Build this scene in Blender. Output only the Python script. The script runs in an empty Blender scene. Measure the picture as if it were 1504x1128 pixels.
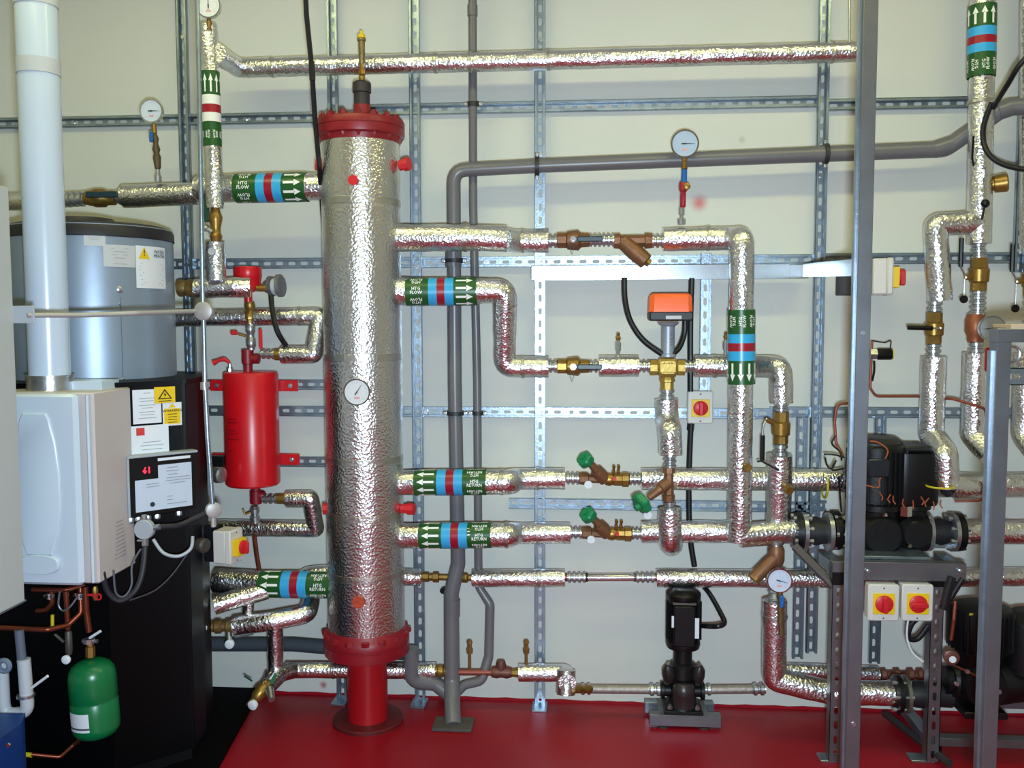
import bpy, math, random
from mathutils import Matrix, Vector, noise
random.seed(7)
C = bpy.context.scene.collection
SC = bpy.context.scene
PI = math.pi

# ------------------------------------------------------------------ camera
F = 1350.0; CX = 752.0; CY = 564.0; WALLD = 3.6; CAMZ = 1.535
pitch = math.atan(95.0 / F); yaw = math.atan(104.0 * math.cos(pitch) / F); roll = math.radians(-0.12)
cam = bpy.data.cameras.new('camera'); camo = bpy.data.objects.new('camera', cam); C.objects.link(camo)
cam.sensor_fit = 'HORIZONTAL'; cam.sensor_width = 36.0; cam.lens = 36.0 * F / 1504.0; cam.clip_start = 0.05
CR = Matrix.Rotation(yaw, 3, 'Z') @ Matrix.Rotation(PI/2 - pitch, 3, 'X') @ Matrix.Rotation(roll, 3, 'Z')
camo.matrix_world = Matrix.Translation((0, -WALLD, CAMZ)) @ CR.to_4x4()
SC.camera = camo
SC.view_settings.view_transform = 'Standard'; SC.view_settings.look = 'None'
SC.view_settings.gamma = 1.0; SC.view_settings.use_curve_mapping = False
SC.view_settings.exposure = 0.0

# ------------------------------------------------------------------ world and lights
W = bpy.data.worlds.new('world'); SC.world = W; W.use_nodes = True
W.node_tree.nodes['Background'].inputs[0].default_value = (0.6, 0.7, 0.8, 1)
W.node_tree.nodes['Background'].inputs[1].default_value = 0.02

def light(name, typ, loc, energy, col, rot=(0, 0, 0), **kw):
    l = bpy.data.lights.new(name, typ); l.energy = energy; l.color = col
    for k, v in kw.items(): setattr(l, k, v)
    o = bpy.data.objects.new(name, l); C.objects.link(o); o.location = loc; o.rotation_euler = rot
    return o
# two rows of ceiling battens: the light each gives off sits just under its tubes
BATTENS = [(-1.3, -1.2), (0.9, -1.2), (-0.9, -3.2), (0.9, -3.2)]
for bx_, by_ in BATTENS:
    light('tube_light', 'AREA', (bx_, by_, 3.13), 12.0 if by_ > -2 else 4, (0.98, 1.0, 0.40), shape='RECTANGLE', size=1.5, size_y=0.12)
# the camera's own flash, beside the lens
light('camera_flash', 'AREA', (0.05, -3.62, 1.42), 93, (0.70, 0.89, 1.04), rot=(PI/2 - 0.25, 0, 0.02), shape='RECTANGLE', size=0.10, size_y=0.07)

# ------------------------------------------------------------------ materials
def lin(h):
    h = h.lstrip('#'); o = []
    for i in (0, 2, 4):
        c = int(h[i:i+2], 16) / 255.0
        o.append(c / 12.92 if c <= 0.04045 else ((c + 0.055) / 1.055) ** 2.4)
    return (o[0], o[1], o[2], 1.0)
def mat(name, col, rough=0.5, metal=0.0, bump=0.0, bscale=60.0, var=0.0, vscale=8.0, emit=None, coat=0.0, spec=0.5, detail=3.0):
    m = bpy.data.materials.new(name); m.use_nodes = True; nt = m.node_tree; N = nt.nodes; L = nt.links
    b = N['Principled BSDF']
    b.inputs['Base Color'].default_value = lin(col); b.inputs['Roughness'].default_value = rough
    b.inputs['Metallic'].default_value = metal; b.inputs['Coat Weight'].default_value = coat
    b.inputs['Specular IOR Level'].default_value = spec
    tc = N.new('ShaderNodeTexCoord')
    n1 = N.new('ShaderNodeTexNoise'); n1.inputs['Scale'].default_value = vscale; n1.inputs['Detail'].default_value = 4
    L.new(tc.outputs['Object'], n1.inputs['Vector'])
    if var > 0:
        hs = N.new('ShaderNodeHueSaturation'); hs.inputs['Color'].default_value = lin(col)
        mr = N.new('ShaderNodeMapRange'); mr.inputs['From Min'].default_value = 0.3; mr.inputs['From Max'].default_value = 0.7
        mr.inputs['To Min'].default_value = 1 - var; mr.inputs['To Max'].default_value = 1 + var
        L.new(n1.outputs['Fac'], mr.inputs['Value']); L.new(mr.outputs[0], hs.inputs['Value']); L.new(hs.outputs[0], b.inputs['Base Color'])
    if bump > 0:
        n2 = N.new('ShaderNodeTexNoise'); n2.inputs['Scale'].default_value = bscale; n2.inputs['Detail'].default_value = detail
        L.new(tc.outputs['Object'], n2.inputs['Vector'])
        bp = N.new('ShaderNodeBump'); bp.inputs['Strength'].default_value = bump; bp.inputs['Distance'].default_value = 0.004
        L.new(n2.outputs['Fac'], bp.inputs['Height']); L.new(bp.outputs[0], b.inputs['Normal'])
    if emit:
        b.inputs['Emission Color'].default_value = lin(emit[0]); b.inputs['Emission Strength'].default_value = emit[1]
    return m
def foilmat(name, rough=0.2, s1=0.55, s2=0.5, col='#dcdad4'):
    """crinkled aluminium foil facing: sharp facets from a Voronoi cell pattern plus fine wrinkles"""
    m = bpy.data.materials.new(name); m.use_nodes = True; nt = m.node_tree; N = nt.nodes; L = nt.links
    b = N['Principled BSDF']; b.inputs['Metallic'].default_value = 1.0; b.inputs['Roughness'].default_value = rough
    b.inputs['Base Color'].default_value = lin(col)
    tc = N.new('ShaderNodeTexCoord')
    n1 = N.new('ShaderNodeTexNoise'); n1.inputs['Scale'].default_value = 38; n1.inputs['Detail'].default_value = 5; n1.inputs['Roughness'].default_value = 0.65; n1.inputs['Distortion'].default_value = 0.6
    v = N.new('ShaderNodeTexVoronoi'); v.inputs['Scale'].default_value = 110; v.feature = 'F1'
    n3 = N.new('ShaderNodeTexNoise'); n3.inputs['Scale'].default_value = 6; n3.inputs['Detail'].default_value = 2
    for n in (n1, v, n3): L.new(tc.outputs['Object'], n.inputs['Vector'])
    mr = N.new('ShaderNodeMapRange'); mr.inputs['From Min'].default_value = 0.35; mr.inputs['From Max'].default_value = 0.65
    mr.inputs['To Min'].default_value = 0.25 * s1; mr.inputs['To Max'].default_value = s1
    L.new(n3.outputs['Fac'], mr.inputs['Value'])
    b1 = N.new('ShaderNodeBump'); b1.inputs['Distance'].default_value = 0.012; L.new(mr.outputs[0], b1.inputs['Strength']); L.new(n1.outputs['Fac'], b1.inputs['Height'])
    b2 = N.new('ShaderNodeBump'); b2.inputs['Strength'].default_value = s2; b2.inputs['Distance'].default_value = 0.0035
    L.new(v.outputs['Distance'], b2.inputs['Height']); L.new(b1.outputs[0], b2.inputs['Normal']); L.new(b2.outputs[0], b.inputs['Normal'])
    return m
FOIL = foilmat('foil_facing', 0.24, 0.36, 0.42, '#e4e4e6')
FOILV = foilmat('foil_vessel', 0.27, 0.2, 0.4, '#dcdad8')
FOILT = foilmat('foil_tape', 0.32, 0.35, 0.2, '#c9c6bf')
GALV = mat('galvanised_steel', '#9ba9b6', 0.34, 0.92, 0.12, 120, 0.16, 22)
GALVP = mat('galvanised_post', '#7c7e84', 0.4, 0.85, 0.05, 90, 0.12, 9)
TRUNK = mat('trunking_steel', '#ccd4dc', 0.22, 0.85, 0.02, 40, 0.05, 6)
ZINC = mat('zinc_fitting', '#b9bcc0', 0.3, 0.9, 0.15, 90, 0.1, 40)
CHROME = mat('chrome', '#d8dadd', 0.14, 1.0)
BRASS = mat('brass', '#97763a', 0.38, 0.75, 0.12, 120, 0.15, 30)
BRONZE = mat('bronze', '#80583c', 0.48, 0.45, 0.25, 160, 0.12, 30)
COPPER = mat('copper', '#80422f', 0.38, 0.8, 0.05, 90, 0.2, 20)
RED = mat('red_gloss_paint', '#c4101c', 0.32, 0.0, 0.03, 30, 0.08, 6)
DRED = mat('dark_red_paint', '#84111d', 0.42, 0.0, 0.1, 60, 0.12, 14)
REDP = mat('red_plastic', '#c81e28', 0.4)
BLACK = mat('black_plastic', '#060609', 0.4, spec=0.35)
BLACKM = mat('black_cast_iron', '#08080b', 0.45, 0.0, 0.2, 80, 0.2, 30, spec=0.35)
CABLE = mat('black_cable', '#0b0c12', 0.42)
PVC = mat('grey_pvc', '#68666a', 0.34, 0.0, 0.02, 20, 0.04, 6)
PVCG = mat('dark_lagging', '#3a4048', 0.75, 0.0, 0.1, 60)
WHITE = mat('white_enamel', '#c2cfdd', 0.3, 0.0, 0.0, 10, 0.01, 3, coat=0.2)
BEIGE = mat('beige_enamel', '#c2b9b8', 0.42, 0.0, 0.02, 80)
PALE = mat('pale_grey_enamel', '#b3b7b8', 0.45, 0.0, 0.02, 80)
FLUE = mat('white_flue', '#bfcde2', 0.26, 0.0, 0.0, 10, 0.01, 3, coat=0.2)
FLUEB = mat('flue_band', '#b9bcc6', 0.4)
GREYJ = mat('grey_jacket', '#8795a8', 0.38, 0.35, 0.03, 60, 0.05, 5)
SEAM = mat('jacket_seam', '#5f6a7a', 0.5, 0.2)
BCAB = mat('black_cabinet', '#030304', 0.45, 0.0, 0.03, 60, spec=0.12)
NAVY = mat('dark_blue_sheet', '#0c0d16', 0.5, 0.0, 0.02, 60, spec=0.2)
MATB = mat('matt_black', '#040304', 0.85, 0.0, 0.2, 60, spec=0.08)
GREEN = mat('green_tank_paint', '#0c6a3c', 0.3, 0.0, 0.02, 30, 0.05, 8)
GREENP = mat('green_plastic', '#12804f', 0.42, 0.0, 0.05, 60, 0.06, 20)
BGREEN = mat('band_green', '#1d5220', 0.35)
BBLUE = mat('band_blue', '#34a4dc', 0.32)
BREDM = mat('band_crimson', '#981226', 0.32)
BWHITE = mat('band_white', '#e6e6e2', 0.35)
PRINT = mat('white_print', '#eef0ea', 0.45)
INK = mat('grey_ink', '#4a4d58', 0.6)
INKL = mat('faint_ink', '#8f929c', 0.6)
BINK = mat('black_ink', '#141414', 0.6)
RINK = mat('red_ink', '#c8362e', 0.6)
PAPER = mat('white_paper', '#dadfe6', 0.55)
PAPERG = mat('grey_paper', '#b9bcc0', 0.55)
YELLOW = mat('yellow_plastic', '#e6c018', 0.42)
YELPIPE = mat('yellow_tape', '#c8b820', 0.5)
ORANGE = mat('orange_plastic', '#f5672a', 0.4)
IVORY = mat('ivory_plastic', '#cfccc6', 0.42)
GPLAS = mat('grey_plastic', '#9fa6ae', 0.45)
CONDUIT = mat('conduit_grey', '#aaa6a4', 0.5, 0.45, 0.06, 60, 0.08, 20)
DIAL = mat('gauge_dial', '#ccd6e6', 0.3)
BLUEP = mat('blue_plastic', '#1660a8', 0.4)
BLUEB = mat('blue_box_paint', '#123c86', 0.45)
WPVC = mat('white_pvc', '#bcc0c8', 0.4)
MORTAR = mat('dark_plate', '#4a4440', 0.8, 0.0, 0.4, 60, 0.2, 20)
LED = mat('red_led', '#ff3040', 0.5, emit=('#ff2038', 3.0))
BRAID = mat('braided_hose', '#a39a94', 0.4, 0.6, 0.5, 300, 0.15, 60)
TUBE_E = mat('fluorescent_tube', '#ffffff', 0.5, emit=('#fff6c0', 6.0))
PEDRED = mat('pedestal_red', '#a01019', 0.36, 0.0, 0.03, 30, 0.08, 8)
TROWEL = mat('floor_flange', '#5c1418', 0.5, 0.1, 0.15, 60, 0.3, 12)

# ------------------------------------------------------------------ pixel rays to points in the room
def ray(px, py):
    return (CR @ Vector(((px - CX) / F, -(py - CY) / F, -1.0)))
def P(px, py, d):
    """point seen at pixel (px, py), d metres in front of the back wall"""
    r = ray(px, py); t = (WALLD - d) / r.y
    return Vector((0, -WALLD, CAMZ)) + r * t
def FL(px, py, z=0.0):
    r = ray(px, py); t = (z - CAMZ) / r.z
    return Vector((0, -WALLD, CAMZ)) + r * t
def S(d): return (WALLD - d) / F
def L(px, py, d):
    """local frame at a point: x right, y up, z towards the room, in pixel-sized units"""
    s = S(d); p = P(px, py, d)
    return Matrix(((s, 0, 0, p.x), (0, 0, -s, p.y), (0, s, 0, p.z), (0, 0, 0, 1)))
def LW(p, s=1.0, rz=0.0):
    return Matrix.Translation(p) @ Matrix.Rotation(rz, 4, 'Z') @ Matrix(((s, 0, 0, 0), (0, 0, -s, 0), (0, s, 0, 0), (0, 0, 0, 1)))

# ------------------------------------------------------------------ geometry collector
I4 = Matrix.Identity(4)
def perp(a):
    a = a.normalized(); u = Vector((0, 0, 1)) if abs(a.z) < 0.9 else Vector((1, 0, 0))
    u = (u - a * u.dot(a)).normalized()
    return u, a.cross(u)
class G:
    def __init__(s): s.v = []; s.f = []
    def add(s, vs, fs, M=I4):
        k = len(s.v); s.v += [M @ Vector(p) for p in vs]; s.f += [tuple(i + k for i in f) for f in fs]; return s
    def box(s, c, size, M=I4, b=0.0, R=None):
        hx, hy, hz = [q / 2 for q in size]; T = Matrix.Translation(c) @ (R.to_4x4() if R else I4)
        if b <= 0:
            vs = [(x, y, z) for x in (-hx, hx) for y in (-hy, hy) for z in (-hz, hz)]
            fs = [(0, 1, 3, 2), (4, 6, 7, 5), (0, 4, 5, 1), (2, 3, 7, 6), (0, 2, 6, 4), (1, 5, 7, 3)]
            return s.add([T @ Vector(p) for p in vs], fs, M)
        b = min(b, 0.48 * min(size)); rings = []
        def rect(z, i):
            x = hx - i; y = hy - i
            c2 = b if i == 0 else b * 0.6
            return [(x - c2, -y, z), (x, -y + c2, z), (x, y - c2, z), (x - c2, y, z), (-x + c2, y, z), (-x, y - c2, z), (-x, -y + c2, z), (-x + c2, -y, z)]
        for z, i in ((-hz, b * 0.7), (-hz + b * 0.7, 0), (hz - b * 0.7, 0), (hz, b * 0.7)): rings.append([T @ Vector(p) for p in rect(z, i)])
        return s.loft(rings, M)
    def loft(s, rings, M=I4, cap=(True, True), closed=True):
        n = len(rings[0]); vs = [p for r in rings for p in r]; fs = []
        for i in range(len(rings) - 1):
            for j in range(n if closed else n - 1):
                k = (j + 1) % n
                fs.append((i*n + j, i*n + k, (i+1)*n + k, (i+1)*n + j))
        if cap[0]: fs.append(tuple(reversed(range(n))))
        if cap[1]: fs.append(tuple((len(rings)-1)*n + j for j in range(n)))
        return s.add(vs, fs, M)
    def lathe(s, p, a, prof, M=I4, n=16, ph=0.0, cap=(True, True)):
        p = Vector(p); a = Vector(a).normalized(); u, w = perp(a); rings = []
        for t, r in prof:
            r = max(r, 1e-6)
            rings.append([p + a*t + (u*math.cos(2*PI*k/n + ph) + w*math.sin(2*PI*k/n + ph))*r for k in range(n)])
        return s.loft(rings, M, cap)
    def cyl(s, p0, p1, r, M=I4, n=14, r1=None, ph=0.0):
        p0 = Vector(p0); p1 = Vector(p1); h = (p1 - p0).length
        return s.lathe(p0, p1 - p0, [(0, r), (h, r if r1 is None else r1)], M, n, ph)
    def ball(s, c, r, M=I4, n=12, sz=1.0):
        pr = [(-r*math.cos(PI*i/8)*sz, r*math.sin(PI*i/8)) for i in range(9)]
        return s.lathe(c, (0, 1, 0), pr, M, n)
    def torus(s, c, a, R, r, M=I4, n=24, m=8, arc=2*PI, st=0.0):
        c = Vector(c); a = Vector(a).normalized(); u, w = perp(a); full = arc > 6.28; rings = []
        cnt = n if full else n + 1
        for i in range(cnt):
            t = st + arc*i/n; e = u*math.cos(t) + w*math.sin(t)
            rings.append([c + e*(R + r*math.cos(2*PI*j/m)) + a*(r*math.sin(2*PI*j/m)) for j in range(m)])
        if full: rings.append(rings[0])
        return s.loft(rings, M, (not full, not full))
    def prism(s, poly, z0, z1, M=I4):
        n = len(poly)
        return s.loft([[(x, y, z0) for x, y in poly], [(x, y, z1) for x, y in poly]], M)
    def tube(s, pts, r, n=14, bend=1.5, M=I4, jit=0.0, step=None, cap=(True, True), rr=None):
        """swept pipe through world points with rounded corners; r is in metres"""
        pts = [Vector(p) for p in pts]; path = [pts[0]]; rad = [r if rr is None else rr[0]]
        for i in range(1, len(pts) - 1):
            a = pts[i-1] - pts[i]; b = pts[i+1] - pts[i]; la, lb = a.length, b.length; a.normalize(); b.normalize()
            ang = a.angle(b, PI); k = min(bend * r / max(math.tan(ang/2), 0.05), la*0.49, lb*0.49)
            ri = r if rr is None else rr[i]
            if ang > 3.05: path.append(pts[i]); rad.append(ri); continue
            q0 = pts[i] + a*k; q1 = pts[i] + b*k
            for j in range(6):
                t = j/5; path.append(q0*(1-t)**2 + pts[i]*2*t*(1-t) + q1*t*t); rad.append(ri)
        path.append(pts[-1]); rad.append(r if rr is None else rr[-1])
        if step:
            np_, nr = [path[0]], [rad[0]]
            for i in range(1, len(path)):
                d = (path[i] - path[i-1]).length; m = max(1, int(d/step))
                for j in range(1, m+1):
                    t = j/m; np_.append(path[i-1].lerp(path[i], t)); nr.append(rad[i-1]*(1-t) + rad[i]*t)
            path, rad = np_, nr
        t0 = (path[1] - path[0]).normalized(); u, w = perp(t0); rings = []
        for i, p in enumerate(path):
            t = (path[min(i+1, len(path)-1)] - path[max(i-1, 0)])
            if t.length < 1e-9: t = t0
            t.normalize(); u = (u - t*u.dot(t)).normalized(); w = t.cross(u); ring = []
            for k in range(n):
                e = u*math.cos(2*PI*k/n) + w*math.sin(2*PI*k/n); rk = rad[i]
                if jit: rk *= 1 + jit * noise.noise((p + e*rad[i]) * 23.0)
                ring.append(p + e*rk)
            rings.append(ring); t0 = t
        return s.loft(rings, M, cap)

def sharp(me, ang=0.62):
    import bmesh
    bm = bmesh.new(); bm.from_mesh(me); bmesh.ops.recalc_face_normals(bm, faces=bm.faces)
    for f in bm.faces: f.smooth = True
    for e in bm.edges:
        if len(e.link_faces) == 2 and e.calc_face_angle(0) > ang: e.smooth = False
    bm.to_mesh(me); bm.free()
def root_loc(o):
    v = Vector((0, 0, 0))
    while o is not None: v += o.location; o = o.parent
    return v
def props(o, label, cat, group, kind):
    if label: o['label'] = label
    if cat: o['category'] = cat
    if group: o['group'] = group
    if kind: o['kind'] = kind
def thing(name, label, cat, loc, group=None):
    o = bpy.data.objects.new(name, None); C.objects.link(o); o.location = loc; o.empty_display_size = 0.05
    props(o, label, cat, group, None); return o
def mk(name, g, m, parent=None, label=None, cat=None, group=None, kind=None, loc=None, smooth=True):
    if loc is None:
        if parent is None:
            xs = [v.x for v in g.v]; ys = [v.y for v in g.v]; zs = [v.z for v in g.v]
            loc = Vector(((min(xs)+max(xs))/2, (min(ys)+max(ys))/2, min(zs)))
        else: loc = root_loc(parent)
    loc = Vector(loc)
    me = bpy.data.meshes.new(name); me.from_pydata([v - loc for v in g.v], [], g.f); me.materials.append(m)
    if smooth: sharp(me)
    me.update()
    o = bpy.data.objects.new(name, me); C.objects.link(o)
    if parent is not None: o.parent = parent; o.location = loc - root_loc(parent)
    else: o.location = loc
    props(o, label, cat, group, kind); return o
def dup(o, delta, parent=None):
    c = o.copy(); C.objects.link(c); c.parent = parent if parent else o.parent; c.location = o.location + Vector(delta); return c

# ------------------------------------------------------------------ lettering
_tc = {}
def text2d(s, bold=False):
    if s not in _tc:
        cu = bpy.data.curves.new('t', 'FONT'); cu.body = s; cu.size = 1.0; cu.resolution_u = 1; cu.align_x = 'CENTER'; cu.align_y = 'CENTER'
        cu.space_line = 0.85; cu.offset = 0.02
        o = bpy.data.objects.new('t', cu); C.objects.link(o); bpy.context.view_layer.update()
        me = bpy.data.meshes.new_from_object(o.evaluated_get(bpy.context.evaluated_depsgraph_get()))
        _tc[s] = ([(v.co.x, v.co.y) for v in me.vertices], [tuple(p.vertices) for p in me.polygons])
        C.objects.unlink(o); bpy.data.objects.remove(o); bpy.data.curves.remove(cu); bpy.data.meshes.remove(me)
    return _tc[s]
def put_text(g, s, M, x, y, size, z=0.0, flip=False, sx=1.0):
    vs, fs = text2d(s); k = -1 if flip else 1
    g.add([(x + k*a*size*sx, y + k*b*size, z) for a, b in vs], fs, M)
ARROW = [(-.5, -.16), (.12, -.16), (.12, -.42), (.5, 0), (.12, .42), (.12, .16), (-.5, .16)]
def band(parent, p0, p1, r, words, scheme='heat', arrows_at_end=True, toward_end=True, flips=True):
    """printed flow-identification band wrapped round a pipe, from p0 to p1 (world), pipe radius r"""
    p0 = Vector(p0); p1 = Vector(p1); T = (p1 - p0); Ln = T.length; T.normalize()
    Fv = Vector((0, -1, 0)); Fv = (Fv - T*Fv.dot(T)).normalized(); Sv = Fv.cross(T)
    def pt(u, a, q): return p0 + T*u + (Fv*math.cos(a) + Sv*math.sin(a))*q
    def sleeve(u0, u1, q, n=28):
        g = G(); g.loft([[pt(u0, 2*PI*k/n, q*0.985) for k in range(n)], [pt(u0, 2*PI*k/n, q) for k in range(n)], [pt(u1, 2*PI*k/n, q) for k in range(n)], [pt(u1, 2*PI*k/n, q*0.985) for k in range(n)]], cap=(False, False)); return g
    def X(t): return t*Ln if arrows_at_end else (1-t)*Ln
    R0 = r*1.03
    b = mk('flow_band', sleeve(0, Ln, R0), BGREEN, parent)
    cs = (BBLUE, BREDM, BBLUE) if scheme == 'heat' else (BWHITE, BREDM, BWHITE)
    for (a, c), m in zip(((.325, .445), (.445, .555), (.555, .68)), cs):
        mk('stripe', sleeve(min(X(a), X(c)), max(X(a), X(c)), R0*1.012), m, b)
    q = R0*1.02; ga = G(); k = 10
    for i in range(k):
        a0 = 2*PI*(i + .35)/k; d = 1 if toward_end else -1; cx = X(.835); Lq = .24*Ln; wq = .84*2*PI*q/k
        poly = [(cx + d*x*Lq, a0 + y*wq/q) for x, y in ARROW]
        vs = [pt(u, a, q) for u, a in poly]
        ga.add(vs, [(0, 1, 5, 6), (2, 3, 4), (1, 2, 4, 5)])
    mk('arrow_print', ga, PRINT, b)
    gt = G(); k = 8; vs, fs = text2d(words); sz = min(.30*Ln/2.6, 2*PI*q/k/2.0)*0.84
    for i in range(k):
        a0 = 2*PI*(i + .1)/k; f = -1 if (flips and i % 2) else 1
        gt.add([pt(X(.155) + f*x*sz*0.92, a0 + f*y*sz/q, q) for x, y in vs], fs)
    mk('lettering', gt, PRINT, b)
    return b
PINK = mat('pale_red_print', '#d8a0a4', .5)
# ------------------------------------------------------------------ builders
def pw(pts): return [P(*p) for p in pts]
def foil_tube(parent, pts, rpx, bend=1.2, name='foil_lagging', m=None, jit=0.05, rr=None, cap=(True, True)):
    d = sum(p[2] for p in pts)/len(pts); r = rpx*S(d)
    g = G().tube(pw(pts), r, 24, bend, jit=jit, step=0.016, cap=cap, rr=[q*S(d) for q in rr] if rr else None)
    return mk(name, g, m or FOIL, parent)
def tape(parent, p, q, rpx, w=5):
    """wrap of foil tape round a pipe at pixel point p heading to q"""
    a = P(*p); t = (P(*q) - a).normalized(); s = S(p[2])
    g = G().lathe(a - t*w*s/2, t, [(0, rpx*s*1.0), (0.1*w*s, rpx*s*1.045), (.9*w*s, rpx*s*1.045), (w*s, rpx*s*1.0)], n=24)
    return mk('foil_tape', g, FOILT, parent)
def ring_fit(g, p0, p1, rpx, rings=3, M=None, n=14):
    """threaded/pressed coupling: a barrel with raised rings between two world points"""
    p0 = Vector(p0); p1 = Vector(p1); h = (p1-p0).length; prof = [(0, rpx*0.8)]
    for i in range(rings):
        c = h*(i + .5)/rings; w = h/rings*0.22
        prof += [(c - w*1.6, rpx*0.78), (c - w, rpx*1.05), (c + w, rpx*1.05), (c + w*1.6, rpx*0.78)]
    prof.append((h, rpx*0.8)); g.lathe(p0, p1 - p0, prof, n=n); return g
def coupling(parent, a, b, rpx, rings=3, m=None, name='coupling'):
    return mk(name, ring_fit(G(), P(*a), P(*b), rpx*S(a[2]), rings), m or ZINC, parent)

def strut(name, a, b, label, cat='channel', facing=1, w=0.041, dep=0.021, slots=True, closed=False, m=None, group=None, side=None, parent=None, bolts=()):
    """perforated channel from world a to b. facing 1: open side to the room, slotted back behind; -1: slotted web to the room"""
    a = Vector(a); b = Vector(b); X = (b-a).normalized(); Ln = (b-a).length
    N = Vector(side) if side else Vector((0, -1, 0)); N = (N - X*N.dot(X)).normalized(); Y = N.cross(X)
    M = Matrix.Translation(a) @ Matrix((X, Y, N)).transposed().to_4x4()
    g = G(); h = w/2; t = 0.0025; web = 0.0 if facing > 0 else dep
    if slots:
        nn = max(1, int(round(Ln/0.05))); cl = Ln/nn
        for i in range(nn):
            c = cl*(i + .5); e = cl/2
            pts = [(-.010, .0065), (.010, .0065), (.014, .003), (.014, -.003), (.010, -.0065), (-.010, -.0065), (-.014, -.003), (-.014, .003),
                   (-.010, h), (.010, h), (e, h), (e, .003), (e, -.003), (e, -h), (.010, -h), (-.010, -h), (-e, -h), (-e, -.003), (-e, .003), (-e, h)]
            fs = [(0, 1, 9, 8), (1, 2, 11, 10, 9), (2, 3, 12, 11), (3, 4, 14, 13, 12), (4, 5, 15, 14), (5, 6, 17, 16, 15), (6, 7, 18, 17), (7, 0, 8, 19, 18)]
            g.add([(c + x, y, web) for x, y in pts], fs, M)
    else:
        g.box((Ln/2, 0, web + (t/2 if facing > 0 else -t/2)), (Ln, w, t), M)
    for s_ in (-1, 1):
        g.box((Ln/2, s_*(h - t/2), dep/2), (Ln, t, dep), M)
        if facing > 0:
            g.box((Ln/2, s_*(h - .0045), dep - t/2), (Ln, .009, t), M)
            g.box((Ln/2, s_*(h - .009), dep - .003), (Ln, .0018, .006), M)
    if closed: g.box((Ln/2, 0, t/2 if facing < 0 else dep - t/2), (Ln, w, t), M)
    o = mk(name, g, m or GALV, parent, label, cat if parent is None else None, group, loc=a if parent is None else None)
    for q in bolts:
        gb = G().lathe((q*Ln, 0, web + .001), (0, 0, 1), [(0, .011), (.002, .011), (.002, .0075), (.008, .0075)], M, 6)
        mk('bolt', gb, ZINC, o)
    return o

def gauge(px, py, d, rpx, label, stem_to=None, ang=0.0, face=(0, 0, 1), dialcol=None, depth=9, name='pressure_gauge', cat='gauge', tail=None):
    M = L(px, py, d); a = Vector(face).normalized(); root = thing(name, label, cat, P(px, py, d))
    R = rpx; o = Vector((0, 0, 0))
    g = G().lathe(o - a*depth, a, [(0, R*.8), (1, R*.94), (depth*.6, R*.94), (depth*.75, R), (depth + 1.0, R), (depth + 1.0, R*.9), (depth - .2, R*.88)], M, 32)
    mk('case', g, CHROME, root)
    mk('dial', G().lathe(o, a, [(-.4, R*.88), (0.1, R*.88)], M, 32), dialcol or DIAL, root)
    u, w = perp(a)
    if abs(a.z) > .9: u, w = Vector((0, 1, 0)), Vector((1, 0, 0))
    tk = G()
    for i in range(21):
        t = math.radians(-135 + 270*i/20); e = u*math.cos(t) + w*math.sin(t); f = -u*math.sin(t) + w*math.cos(t); l = .12 if i % 5 == 0 else .06
        tk.add([o + a*.3 + e*R*(.76-l) + f*.25, o + a*.3 + e*R*.76 + f*.25, o + a*.3 + e*R*.76 - f*.25, o + a*.3 + e*R*(.76-l) - f*.25], [(0, 1, 2, 3)], M)
    mk('scale_marks', tk, INKL, root)
    q0 = o + a*.3 - u*R*.42
    mk('unit_mark', G().add([q0 + w*R*.2 + u*R*.08, q0 + w*R*.2 - u*R*.08, q0 - w*R*.2 - u*R*.08, q0 - w*R*.2 + u*R*.08], [(0, 1, 2, 3)], M), PINK, root)
    e = u*math.cos(ang) + w*math.sin(ang); f = -u*math.sin(ang) + w*math.cos(ang)
    nd = G().add([o + a*.8 - e*R*.25 + f*.9, o + a*.8 + e*R*.68 + f*.2, o + a*.8 + e*R*.68 - f*.2, o + a*.8 - e*R*.25 - f*.9], [(0, 1, 2, 3)], M)
    nd.lathe(o + a*.6, a, [(0, 1.3), (.8, 1.1)], M, 10); mk('needle', nd, BINK, root)
    return root, M

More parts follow.
